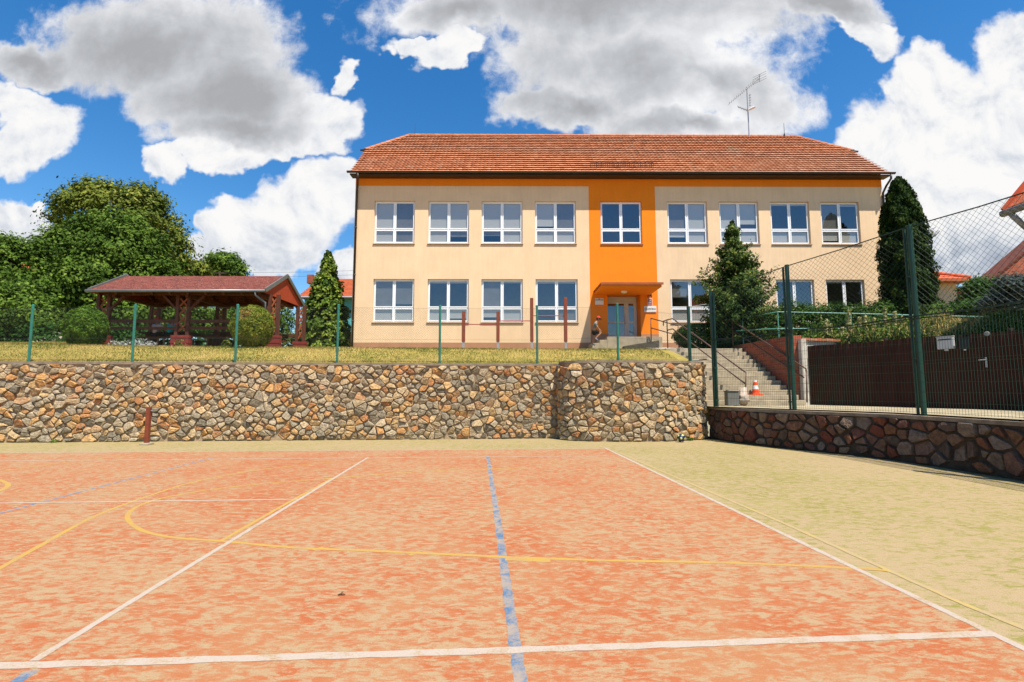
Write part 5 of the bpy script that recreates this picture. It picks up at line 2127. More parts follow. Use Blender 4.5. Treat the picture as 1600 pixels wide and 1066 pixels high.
def clipped_bush(name, label, cx, cy, z0, rx, ry, h, mat, n, leaf, round_=2.6, cat='bush', patch=None):
    """dense clipped bush: fine leaves over a slightly lumpy dome"""
    rt = empty(name, (cx, cy, z0), label, cat)
    d = rand_dir(n)
    lump = 1 + .05 * np.sin(d[:, 0] * 7 + 1) * np.cos(d[:, 2] * 6) + .035 * np.sin(d[:, 1] * 15 + d[:, 2] * 13)
    e = (np.abs(d) ** round_).sum(1, keepdims=True) ** (-1 / round_)
    P = d * e * lump[:, None] * np.array([rx, ry, h / 2]) * rng.uniform(.86, 1.03, (n, 1)) + np.array([cx, cy, z0 + h / 2])
    P[:, 2] = np.maximum(P[:, 2], z0 + .02)
    N = unit(d + rng.normal(size=(n, 3)) * .55)
    T = np.clip(rng.uniform(0, 1, n) * .6 + .4 * (.5 + .5 * np.sin(d[:, 0] * 9) * np.sin(d[:, 2] * 8 + 2)), 0, .97)
    if patch is not None:
        k_ = (((P - np.array(patch[:3])) ** 2).sum(1) < patch[3] ** 2) & (rng.uniform(0, 1, n) < .5)
        T[k_] = 1.0
    np_mesh('foliage', leaf_quads(P, N, leaf), 4, mat, rt, T)
    mb = MB()
    for k in range(7):
        a = k * .9
        mb.tube([(cx, cy, z0 - .02), (cx + rx * .5 * math.cos(a), cy + ry * .5 * math.sin(a), z0 + h * .6)], [.04, .012], 6)
    mb.build('stems', MAT_BARK, rt)
    return rt


# round bushes on both sides of the shelter front
Yb = 18.9
c_ = at(132, 540, Yb)
clipped_bush('round_bush', 'round dark green conifer bush left of the shelter', c_.x, Yb, 3.05, 27 * Yb / F, .62, (540 - 477) * Yb / F, LM_CYP, 15000, .085, 2.2)
c_ = at(393, 540, Yb)
clipped_bush('round_bush', 'round clipped yellow green box bush at the right front of the shelter', c_.x, Yb, 3.05, 29 * Yb / F, .70, (540 - 475) * Yb / F, LM_BOX, 15000, .065, 2.3, patch=(c_.x - .05, Yb - .7, 4.35, .33))
c_ = at(1110, 548, 21.6)
clipped_bush('box_hedge', 'low dark clipped hedge on the landing beside the stairs', c_.x + .3, 22.2, 3.28, 1.55, .8, (548 - 508) * 21.6 / F, LM_HED, 20000, .085, 3.2, 'hedge')


def conifer(name, label, base, h, rprof, tilt, nlev, nbr, spr, leaf, mat, irregular=.25, asp=.5, tip=.5):
    """whorled branches carrying flat sprays"""
    rt = empty(name, base, label, 'tree')
    bx, by, bz = base
    mb = MB()
    mb.tube([(bx, by, bz), (bx + .03, by, bz + h * .5), (bx, by, bz + h * .97)], [.13, .08, .02], 8)
    P, N, A, T = [], [], [], []
    for li in range(nlev):
        f_ = (li + random.uniform(-.3, .3)) / nlev
        f_ = min(max(f_, 0), .985)
        z_ = bz + h * f_
        Rm = rprof(f_)
        for bi in range(nbr):
            a = random.uniform(0, 2 * math.pi)
            Lb = Rm * random.uniform(1 - irregular, 1 + irregular * .5)
            ti = tilt + random.uniform(-.12, .12)
            d = np.array([math.cos(a), math.sin(a), 0])
            m = max(6, int(spr * (Lb / .5 + .4)))
            s = rng.uniform(.15, 1, m) ** .7
            side_ = rng.normal(size=m) * .20 * Lb * (1.1 - s) + rng.normal(size=m) * .05
            perp = np.array([-math.sin(a), math.cos(a), 0])
            zz = np.sin(ti) * s * Lb - .18 * Lb * s * s * (1 if tilt < .1 else -.4) + rng.normal(size=m) * .07
            pos = np.array([bx, by, z_]) + d * (s * Lb * math.cos(ti))[:, None] + perp * side_[:, None] + np.array([0, 0, 1.0]) * zz[:, None]
            P.append(pos)
            N.append(unit(np.array([0, 0, .45]) + rng.normal(size=(m, 3)) * .42 + d * .75))
            A.append(unit(d + rng.normal(size=(m, 3)) * .5 + np.array([0, 0, -.35 if tilt < .1 else .35])))
            bt = random.random()
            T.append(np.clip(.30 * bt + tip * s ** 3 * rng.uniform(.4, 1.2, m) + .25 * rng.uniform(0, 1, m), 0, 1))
            if bi % 3 == 0 and Lb > .4:
                e_ = np.array([bx, by, z_]) + d * Lb * .8 * math.cos(ti) + np.array([0, 0, math.sin(ti) * Lb * .8])
                mb.tube([(bx, by, z_), tuple(e_)], [.03, .008], 5)
    mb.build('trunk', MAT_BARK, rt)
    P, N, A, T = np.vstack(P), np.vstack(N), np.vstack(A), np.concatenate(T)
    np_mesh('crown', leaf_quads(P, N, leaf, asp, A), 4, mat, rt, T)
    return rt


Yc = 26.0
b_ = at(508, 545, Yc)
hC_ = at(515, 392, Yc).z - 3.45
wC = 56 * Yc / F
conifer('spruce_tree', 'conical light green conifer between the shelter and the school', (b_.x, Yc, 3.45), hC_, lambda f_: wC * ((1 - f_) ** .74) * (.92 + .1 * math.sin(f_ * 30)), -.12, 46, 13, 17, .19, LM_SPR, .18, .55, .62)
Yy = 20.6
b_ = at(1152, 545, Yy)
hY = at(1145, 347, Yy).z - 3.2
wY = 60 * Yy / F


def yew_r(f_):
    pts = [(0, .80), (.15, .98), (.33, 1.0), (.45, .90), (.60, .62), (.75, .40), (.85, .25), (.93, .15), (1, .04)]
    for (a, va), (b, vb) in zip(pts, pts[1:]):
        if f_ <= b:
            return wY * (va + (vb - va) * (f_ - a) / (b - a)) * (.86 + .26 * math.sin(f_ * 44))
    return .05


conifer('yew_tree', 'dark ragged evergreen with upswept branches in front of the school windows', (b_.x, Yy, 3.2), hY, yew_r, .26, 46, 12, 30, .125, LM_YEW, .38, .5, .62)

# thuja column
Yt = 22.3
rt = empty('thuja_tree', (at(1417, 500, Yt).x, Yt, 3.2), 'tall dense dark columnar thuja at the right corner of the school', 'tree')
zt_ = at(1403, 279, Yt).z
ht_ = zt_ - 3.2
cx0, cx1 = at(1424, 500, Yt).x, at(1403, 280, Yt).x
n = 34000
f_ = rng.uniform(0, 1, n) ** 1.15
a = rng.uniform(0, 2 * math.pi, n)
prof_ = np.interp(f_, [0, .2, .45, .65, .8, .9, .97, 1], [.92, .98, .97, .87, .68, .48, .25, .04])
lump = 1 + .10 * np.sin(a * 5 + f_ * 26) + .08 * np.sin(a * 9 - f_ * 41 + 1) + .05 * np.sin(f_ * 90 + a * 3)
r_ = prof_ * lump * rng.uniform(.74, 1.04, n)
P = np.stack([cx0 + (cx1 - cx0) * f_ + np.cos(a) * r_, Yt + np.sin(a) * r_, 3.2 + f_ * ht_ + rng.normal(size=n) * .04], 1)
N = unit(np.stack([np.cos(a), np.sin(a), np.full(n, .25)], 1) + rng.normal(size=(n, 3)) * .5)
A = unit(np.stack([np.cos(a) * .4, np.sin(a) * .4, np.ones(n)], 1) + rng.normal(size=(n, 3)) * .3)
T = np.clip((lump - .85) * 1.6 * rng.uniform(.3, 1.2, n) + .2 * rng.uniform(0, 1, n), 0, 1)
np_mesh('crown', leaf_quads(P, N, .16, .55, A), 4, LM_THU, rt, T)
mb = MB()
mb.tube([(cx0, Yt, 3.15), (cx1, Yt, zt_ - .4)], [.16, .03], 8)
mb.build('trunk', MAT_BARK, rt)

# hedge behind the railing
rt = empty('garden_hedge', (at(1270, 520, 21.2).x, 21.2, 3.22), 'long dark green hedge under the right ground floor windows', 'hedge')
hl = []
for px in range(1190, 1385, 16):
    c_ = at(px, 500 + random.uniform(-3, 3), 21.2)
    zt_ = at(px, 473 + (7 if px < 1220 else 0), 21.2).z + random.uniform(-.12, .12)
    hl.append((c_.x, 21.2 + random.uniform(-.2, .2), (3.2 + zt_) / 2, .55, .75, (zt_ - 3.2) / 2))
P, N, T = lobe_leaves(hl, 1300, 40, .13, shell=(.62, 1.02))
np_mesh('foliage', leaf_quads(P, N, .105), 4, LM_HED, rt, T)
mb = MB()
for l_ in hl:
    mb.tube([(l_[0], l_[1], 3.2), (l_[0], l_[1], l_[2] + .3)], [.05, .015], 6)
mb.build('stems', MAT_BARK, rt)

# bushes at the far right
clb = at(1495, 470, 24)
broad_tree('garden_bush', 'round glossy green bush beyond the fence at the far right', [lobe(1535, 455, 23, 30, 18), lobe(1545, 475, 23, 42, 22), lobe(1530, 490, 23, 50, 20)],
           (at(1525, 520, 23).x, 23, 3.2), .1, LM_DARK, 420, 44, .16, .13)['category'] = 'bush'
broad_tree('garden_bush', 'bluish grey evergreen bush at the right picture edge', [lobe(1590, 450, 18, 34, 18), lobe(1615, 470, 18, 50, 24), lobe(1570, 475, 18.2, 30, 16)],
           (at(1600, 520, 18).x, 18, 3.2), .08, LM_BLUE, 260, 44, .13, .12)['category'] = 'bush'
broad_tree('garden_bush', 'light green loose shrub at the foot of the tall thuja', [lobe(1466, 492, 20.5, 14, 14), lobe(1458, 507, 20.5, 16, 13)],
           (at(1465, 525, 20.5).x, 20.5, 3.2), .05, leafmat('shrub_leaf', [(0, (.03, .07, .012)), (1, (.12, .20, .035))]), 130, 40, .12, .11)['category'] = 'bush'

# mullein stalks and plants in the terrace bed
MPX = [(1291, 505), (1327, 489), (1343, 500), (1352, 498), (1365, 502), (1383, 486), (1398, 492), (1298, 512), (1334, 512), (1374, 508), (1410, 500), (1456, 500), (1325, 505), (1316, 516)]
for i, (px, py) in enumerate(MPX):
    Ym = 17.4 - (px - 1290) * .010
    g_ = at(px, 528, Ym)
    tp = at(px, py - 4, Ym)
    rt = empty('mullein_plant', (g_.x, Ym, 2.95), 'tall mullein stalk with pale flower spike in the terrace bed', 'plant', 'mullein stalks above the brown fence')
    mb = MB()
    mb.tube([(g_.x, Ym, 2.9), (tp.x, Ym, tp.z)], [.02, .014], 6)
    mb.build('stem', M('stalk', (.20, .22, .09), .8, .2, var=.2), rt)
    n = 150
    s = rng.uniform(.35, 1, n)
    base = np.array([g_.x, Ym, 3.22])
    top = np.array([tp.x, Ym, tp.z])
    d = rand_dir(n)
    P = base + (top - base) * s[:, None] + d * .055
    np_mesh('flower_spike', leaf_quads(P, d, .075, .7), 4, leafmat('mullein_flower', [(0, (.30, .33, .12)), (1, (.66, .58, .26))]) if 'mullein_flower' not in MATS else MATS['mullein_flower'], rt, rng.uniform(0, 1, n))
    n = 40
    d = rand_dir(n)
    d[:, 2] = np.abs(d[:, 2]) * .7
    P = base + d * rng.uniform(.1, .32, (n, 1)) + np.array([0, 0, .05])
    np_mesh('leaves', leaf_quads(P, unit(d + np.array([0, 0, .8])), .16, .4, d), 4, LM_OLIVE, rt, rng.uniform(.3, 1, n))
# green and dry ground cover of the bed
def terrace_z(x, y):
    e0, e1 = Vector((10.3, 18.0)), Vector((13.6, 12.2))
    dd = (e1 - e0).normalized()
    off = (Vector((x, y)) - e0).dot(Vector((-dd.y, dd.x)))
    return 2.80 + .46 * min(1, max(0, off / 1.05))


def bed(n, s0, s1, o1, h, size, asp, mat, name, lean, tone=(0, 1)):
    e0, e1 = np.array([10.3, 18.0]), np.array([13.6, 12.2])
    dd = (e1 - e0) / np.linalg.norm(e1 - e0)
    nn = np.array([-dd[1], dd[0]])
    k = rng.uniform(s0, s1, n)
    o_ = rng.uniform(.05, o1, n)
    xy = e0 + (e1 - e0) * k[:, None] + nn * o_[:, None]
    z = np.array([terrace_z(*p_) for p_ in xy])
    hh = h * (.45 + .55 * np.abs(np.sin(k * 31) * np.sin(k * 13 + 1)))
    P = np.stack([xy[:, 0], xy[:, 1], z + rng.uniform(0, 1, n) ** 1.2 * hh], 1)
    A = unit(np.array([0, 0, 1.0]) + rng.normal(size=(n, 3)) * lean)
    return tag(np_mesh(name, leaf_quads(P, unit(rand_dir(n) + np.array([-.2, -.5, .3])), size, asp, A), 4, mat, None, rng.uniform(*tone, n)), kind='stuff')


bed(15000, -.12, 1.0, 2.4, .50, .12, .35, LM_OLIVE, 'ground_cover', .6)
bed(5000, .0, .55, 1.6, .75, .13, .4, LM_WEED, 'undergrowth', .5)
bed(5000, .22, .75, 2.2, .70, .20, .07, LM_DRY, 'dry_grass', .22)

# lawn grass (short dry blades)
n = 75000
gx_ = rng.uniform(-21, 6.0, n)
wl = np.array([wall_line(min(v, 1.45)) + .34 for v in gx_])
wl = np.where(gx_ > 1.6, 15.05, wl)
gy_ = wl + rng.uniform(0, 1, n) ** 1.15 * 8.2
kp = ~((gx_ > GX0 + .4) & (gx_ < GX1 - .1) & (gy_ > GY0 + .3) & (gy_ < GY1)) & ~((gx_ > 4.2) & (gy_ > 22.2)) & ~((gx_ > 5.6))
gx_, gy_ = gx_[kp], gy_[kp]
n = len(gx_)
gz_a = np.array([tz(a_, b__) for a_, b__ in zip(gx_, gy_)])
hg = rng.uniform(.03, .085, n)
aa = rng.uniform(0, 2 * math.pi, n)
ww = rng.uniform(.006, .013, n)
bs = np.stack([gx_, gy_, gz_a - .01], 1)
sd = np.stack([np.cos(aa), np.sin(aa), np.zeros(n)], 1) * ww[:, None]
tipv = bs + np.stack([rng.normal(size=n) * .03, rng.normal(size=n) * .03, hg], 1)
V = np.stack([bs - sd, bs + sd, tipv], 1).reshape(-1, 3)
patch_ = .5 + .35 * np.sin(gx_ * 1.3 + 2 * np.sin(gy_)) * np.sin(gy_ * 1.7 + gx_ * .4)
T = np.clip(.12 + rng.uniform(0, 1, n) * .7 + (patch_ - .5) * 1.3, 0, 1)
tag(np_mesh('grass', V, 3, leafmat('grass_blade', [(0, (.08, .125, .018)), (.3, (.20, .195, .04)), (.62, (.38, .28, .08)), (1, (.58, .42, .17))]), None, T), kind='stuff')


def tuft(name, label, c, n, r, h, leaf, mat, group, asp=.5):
    d = rand_dir(n)
    d[:, 2] = np.abs(d[:, 2])
    P = np.array(c) + d * np.array([r, r, h]) * rng.uniform(.3, 1, (n, 1))
    o = np_mesh(name, leaf_quads(P, unit(d + rng.normal(size=(n, 3)) * .4), leaf, asp), 4, mat, None, rng.uniform(0, 1, n), loc=c)
    return tag(o, label, 'weed' if group else 'plant', group)


WD = [(476, 684.5, 'low weed at the wall foot, leftmost of the row', .09), (636, 684, 'largest leafy weed at the foot of the long wall', .17), (675, 684, 'second largest leafy weed at the foot of the long wall', .14), (697, 683.5, 'upright small weed right of the two large weeds', .12), (760, 684, 'tiny weed at the wall foot below the right windows', .06), (1078, 687, 'green weed behind the football at the curved wall', .12), (85, 690, 'dry looking small weed at the far left wall foot', .10), (617, 685, 'tiny weed just left of the largest one', .07)]
for (px, py, lb, r_) in WD:
    g_ = onz(px, py + 1.5, 0)
    tuft('weed', lb, (g_.x, g_.y, 0), int(60 + 500 * r_), r_, r_ * 1.1, .055, LM_WEED, 'weeds at the foot of the stone walls')
# silvery plants before the shelter
for i, px in enumerate((178, 187, 196, 214, 222, 230, 237)):
    g_ = at(px, 541, 19.3)
    tuft('silver_plant', 'silvery white leaved plant along the shelter front edge', (g_.x, 19.3, 3.08), 130, .22, random.uniform(.25, .5), .10, LM_SILV, 'silvery plants by the shelter', .25)
for px, lb in ((281, 'young mullein left of its twin before the shelter plinth'), (354, 'leafy green plant left of the clipped box bush')):
    g_ = at(px, 541, 19.2)
    tuft('garden_plant', lb, (g_.x, 19.2, 3.07), 110, .2, .42, .14, LM_OLIVE, None, .3)

# ================================================================== houses beyond
MAT_TILE2 = M('red_tile_roof', (.50, .125, .05), .85, .2, var=.3, scale=7, bump=.6, bscale=14, bdist=.05, stretch=(1, 2, 2))
MAT_TEAL = M('teal_render', (.12, .42, .42), .9, .15, var=.06)
rt = empty('house', (-16, 44, 3.4), 'teal walled house with red tiled roof between conifer and school', 'house')
mb = MB()
hx0, hx1 = at(466, 450, 44).x, at(600, 450, 44).x
ez_, rz_ = at(545, 464, 44).z, at(545, 436, 49).z
mb.box(hx0 + .4, hx1 - .4, 44.5, 53.5, 3.2, ez_ + .2)
mb.build('wall', MAT_TEAL, rt)
mb = MB()
mb.face([(hx0, 44, ez_), (hx1, 44, ez_), (hx1, 49, rz_), (hx0, 49, rz_)])
mb.face([(hx1, 54, ez_), (hx0, 54, ez_), (hx0, 49, rz_), (hx1, 49, rz_)])
mb.face([(hx0, 54, ez_), (hx0, 44, ez_), (hx0, 49, rz_)])
mb.face([(hx1, 44, ez_), (hx1, 54, ez_), (hx1, 49, rz_)])
for k in range(14):
    f0 = k / 14
    y_, z_ = 44 + 5 * f0, ez_ + (rz_ - ez_) * f0
    mb.box(hx0 - .05, hx1 + .05, y_ - .03, y_ + .36, z_ - .03, z_ + .07)
roofh = mb.build('roof', MAT_TILE2, rt)
mb = MB()
mb.box(at(473, 448, 47).x - .3, at(473, 448, 47).x + .3, 48.6, 49.2, rz_ - .5, rz_ + .35)
mb.build('chimney', MAT_BRICK, roofh)
mb = MB()
mb.tube([(hx0, 43.9, ez_ - .05), (hx1, 43.9, ez_ - .05)], .09, 8)
mb.build('gutter', MAT_STEEL, roofh)

rt = empty('house', (-44, 56, 3.4), 'reddish roofed house half hidden behind the left trees', 'house')
hx0, hx1 = at(-40, 450, 56).x, at(110, 450, 56).x
ez_, rz_ = at(50, 470, 56).z, at(50, 400, 60).z
mb = MB()
mb.box(hx0 + .4, hx1 - .4, 56.5, 65, 3, ez_ + .1)
mb.build('wall', M('cream_render', (.62, .55, .42), .9, .1, var=.08), rt)
mb = MB()
mb.face([(hx0, 56, ez_), (hx1, 56, ez_), (hx1, 60.5, rz_), (hx0, 60.5, rz_)])
mb.face([(hx1, 65.5, ez_), (hx0, 65.5, ez_), (hx0, 60.5, rz_), (hx1, 60.5, rz_)])
mb.face([(hx1, 56, ez_), (hx1, 65.5, ez_), (hx1, 60.5, rz_)])
mb.face([(hx0, 65.5, ez_), (hx0, 56, ez_), (hx0, 60.5, rz_)])
mb.build('roof', MAT_TILE2, rt)
mb = MB()
for px in (10, 60, 95):
    x_ = at(px, 490, 56).x
    mb.box(x_ - .6, x_ + .6, 56.44, 56.49, 4.4, 5.8)
mb.build('window', MAT_PVC, rt)

# annex with orange roof behind the thuja
rt = empty('annex', (20.5, 25, 3.2), 'small beige annex with orange hipped tile roof right of the thuja', 'annex')
Ya = 25.5
ax1 = at(1495, 450, Ya).x
ax0 = at(1400, 450, Ya).x
ez_ = at(1500, 436, Ya - .5).z
mb = MB()
mb.box(ax0, ax1, Ya, Ya + 5, 3.0, ez_ + .1)
mb.build('wall', MAT_BEIGE, rt)
mb = MB()
ox = at(1517, 434, Ya - .55).x
rzz = at(1450, 419, Ya + 2).z
rws = 6
for k in range(rws):
    f0, f1 = k / rws, (k + 1.15) / rws
    mb.tone = random.random()
    for (sg) in (0,):
        yA, yB = Ya - .55 + 2.6 * f0, Ya - .55 + 2.6 * f1
        zA, zB = ez_ + (rzz - ez_) * f0, ez_ + (rzz - ez_) * f1
        xA, xB = ox - 2.2 * f0, ox - 2.2 * f1
        mb.face([(ax0 - 1, yA, zA + .05), (xA, yA, zA + .05), (xB, yB, zB), (ax0 - 1, yB, zB)])
        mb.face([(ax0 - 1, yA, zA - .02), (xA, yA, zA - .02), (xA, yA, zA + .05), (ax0 - 1, yA, zA + .05)])
        mb.face([(xA, yA, zA + .05), (xA, Ya + 5.5 - 2.6 * f0, zA + .05), (xB, Ya + 5.5 - 2.6 * f1, zB), (xB, yB, zB)])
rf = mb.build('roof', M('orange_tile', (.62, .13, .045), .8, .25, var=.3, scale=6, bump=.6, bscale=16, bdist=.04), rt)
mb = MB()
a_, b__ = Vector((ox, Ya - .55, ez_ + .08)), Vector((ox - 2.2, Ya + 2.05, rzz + .05))
mb.tube([a_, b__], .09, 8)
mb.build('hip_cap', MATS['orange_tile'], rf)
mb = MB()
mb.box(ax0 - 1, ox, Ya - .57, Ya - .002, ez_ - .12, ez_ - .03)
mb.box(ox - .5, ox, Ya, Ya + 5.4, ez_ - .12, ez_ - .03)
mb.build('soffit', M('orange_soffit', (.42, .13, .05), .7, .2), rf)

# house at the right edge: eave corner with gutter and pipe
rt = empty('house', (14.0, 12.0, 2.9), 'neighbour house at the right edge with orange verge and grey downpipe', 'house')
e_ = at(1571, 332, 13.0)
k_ = Vector((e_.x, 13.0, e_.z))
apex = at(1610, 285, 13.0)
mb = MB()
mb.box(k_.x + .95, k_.x + 5, 5.0, 12.6, 2.7, k_.z - .1)
mb.build('wall', M('grey_render', (.42, .38, .33), .9, .1, var=.1), rt)
mb = MB()
sl_ = (apex.z - k_.z) / (apex.x - k_.x)
y0_, y1_ = 4.6, 13.0
pr = [(k_.x + .10, k_.z + .14), (k_.x + 2.8, k_.z + .14 + 2.7 * sl_), (k_.x + 5.5, k_.z + .14), (k_.x + 5.5, k_.z + .04), (k_.x + 2.8, k_.z + .04 + 2.7 * sl_), (k_.x + .10, k_.z + .04)]
for i in range(6):
    (xa, za), (xb, zb2) = pr[i], pr[(i + 1) % 6]
    mb.face([(xa, y0_, za), (xb, y0_, zb2), (xb, y1_, zb2), (xa, y1_, za)][::-1])
for y_ in (y0_, y1_):
    mb.face([(pr[i][0], y_, pr[i][1]) for i in (0, 1, 4, 5)])
    mb.face([(pr[i][0], y_, pr[i][1]) for i in (1, 2, 3, 4)])
rf = mb.build('roof', MAT_TILE2, rt)
mb = MB()
mb.bar((k_.x + .02, 13.03, k_.z + .02), (k_.x + 2.8, 13.03, k_.z + .02 + 2.78 * sl_), .05, .26)
mb.build('verge_board', M('orange_board', (.45, .08, .03), .7, .2), rf)
mb = MB()
mb.tube([(k_.x - .04, 13.05, k_.z - .03), (k_.x - .04, 4.6, k_.z - .03)], .09, 10)
mb.tube([(k_.x - .02, 12.85, k_.z - .08), (k_.x + .10, 12.8, k_.z - .28), (k_.x + .28, 12.75, k_.z - .55), (k_.x + .9, 12.7, k_.z - .62), (k_.x + 1.0, 12.68, k_.z - 1.0), (k_.x + 1.0, 12.68, 2.9)], [.07, .07, .065, .06, .06, .06], 10)
mb.build('gutter', M('old_zinc', (.30, .31, .30), .5, .4, .3, var=.2), rf, smooth=True)
# brick barn behind it
rt = empty('barn', (22, 19, 3.2), 'red brick barn gable rising behind the right bushes', 'barn')
mb = MB()
pa, pb_ = at(1550, 438, 27), at(1640, 362, 27)
mb.face([(pa.x, 27, 3), (pb_.x + 8, 27, 3), (pb_.x + 8, 27, pa.z), (pb_.x, 27, pb_.z), (pa.x, 27, pa.z)])
mb.face([(pa.x, 34, 3), (pa.x, 27, 3), (pa.x, 27, pa.z), (pa.x, 34, pa.z)])
mb.build('wall', MAT_BRICK, rt)
mb = MB()
mb.add([(pa.x - .2, 26.9, pa.z - .12), (pb_.x, 26.9, pb_.z + .06), (pb_.x, 28, pb_.z + .06), (pa.x - .2, 28, pa.z - .12), (pa.x - .2, 26.9, pa.z - .02), (pb_.x, 26.9, pb_.z + .16), (pb_.x, 28, pb_.z + .16), (pa.x - .2, 28, pa.z - .02)],
       [(3, 2, 1, 0), (4, 5, 6, 7), (0, 1, 5, 4), (3, 0, 4, 7)])
mb.build('roof', M('barn_tile', (.14, .045, .03), .8, .2, var=.3, scale=8), rt)

# street lamp and pole beyond
ls = at(1452, 352, 30)
rt = empty('street_lamp', (ls.x - .3, 30, 3.2), 'grey street lamp head peeping past the thuja', 'street lamp')
mb = MB()
mb.tube([(ls.x - .5, 30, 3.2), (ls.x - .5, 30, ls.z - .5), (ls.x - .1, 30, ls.z - .3), (ls.x + .35, 30, ls.z - .38 + .25)], [.07, .06, .05, .04], 8)
mb.build('pole', MAT_STEEL, rt)
mb = MB()
q0, q1 = at(1455, 371, 30), at(1467, 361, 30)
mb.tube([q0, q0.lerp(q1, .4), q1], [.06, .12, .07], 8)
mb.build('lamp_head', M('lamp_grey', (.25, .26, .27), .5, .4), rt)
ps = at(343.5, 424, 52)
rt = empty('utility_pole', (ps.x, 52, 3.4), 'wooden utility pole with wires above the shelter roof', 'utility pole')
mb = MB()
mb.tube([(ps.x, 52, 3.3), (ps.x, 52, ps.z)], [.13, .10], 8)
mb.build('pole', MAT_BARK, rt)
mb = MB()
mb.box(ps.x - .7, ps.x + .7, 51.95, 52.05, ps.z - .25, ps.z - .15)
mb.build('crossarm', MAT_BARK, rt)
for dz in (0, -.45):
    mb = MB()
    e2 = Vector((0, 49, ps.z + .4 + dz))
    s_ = Vector((ps.x, 52, ps.z - .12 + dz))
    mb.tube([s_.lerp(e2, k / 8) - Vector((0, 0, 1.6 * (k / 8) * (1 - k / 8))) for k in range(9)], .012, 5)
    mb.build('wire', MAT_DARKM, rt)

# ================================================================== people
MAT_SKIN = M('skin', (.46, .22, .13), .6, .3, var=.06)


def skin_obj(name, chains, mat, parent, sub=1):
    """chains of (point, radius); chains share joints by rounded position; grown with a Skin modifier"""
    vs, idx, es, rr = [], {}, [], []
    for ch in chains:
        prev = None
        for p_, r_ in ch:
            key = tuple(round(c_, 4) for c_ in p_)
            if key not in idx:
                idx[key] = len(vs)
                vs.append(tuple(p_))
                rr.append(r_)
            if prev is not None and prev != idx[key]:
                es.append((prev, idx[key]))
            prev = idx[key]
    me = bpy.data.meshes.new(name)
    me.from_pydata(vs, es, [])
    o = bpy.data.objects.new(name, me)
    COL.objects.link(o)
    md = o.modifiers.new('skin', 'SKIN')
    md.use_smooth_shade = True
    lay = me.skin_vertices[0] if me.skin_vertices else None
    if lay is None:
        bm2 = bmesh.new()
        bm2.from_mesh(me)
        bm2.verts.layers.skin.verify()
        bm2.to_mesh(me)
        bm2.free()
        lay = me.skin_vertices[0]
    for i, r_ in enumerate(rr):
        lay.data[i].radius = (r_, r_)
        lay.data[i].use_root = (i == 0)
    sb = o.modifiers.new('sub', 'SUBSURF')
    sb.levels = sb.render_levels = sub
    me.materials.append(mat)
    if parent is not None:
        o.parent = parent
    return o


def hand_chains(wr, d, side_, curl, s=1.0):
    """palm, four fingers of unequal length and a thumb"""
    wr, d, side_ = Vector(wr), Vector(d).normalized(), Vector(side_).normalized()
    curl = Vector(curl).normalized()
    palm = wr + d * .055 * s
    kn = wr + d * .085 * s
    out_ = [[(wr, .021 * s), (palm, .026 * s), (kn, .022 * s)]]
    for k, (o_, L_) in enumerate(((.027, .062), (.009, .072), (-.009, .067), (-.026, .052))):
        b = kn + side_ * o_ * s
        m_ = b + (d * .75 + curl * .35).normalized() * L_ * .5 * s
        t_ = m_ + (d * .35 + curl * .85).normalized() * L_ * .5 * s
        out_.append([(kn, .022 * s), (b, .0095 * s), (m_, .0085 * s), (t_, .007 * s)])
    tb = wr + d * .03 * s + side_ * .026 * s
    out_.append([(palm, .026 * s), (tb, .012 * s), (tb + (d * .6 + side_ * .8).normalized() * .04 * s, .010 * s), (tb + (d * .9 + side_ * .45 + curl * .3).normalized() * .07 * s, .008 * s)])
    return out_


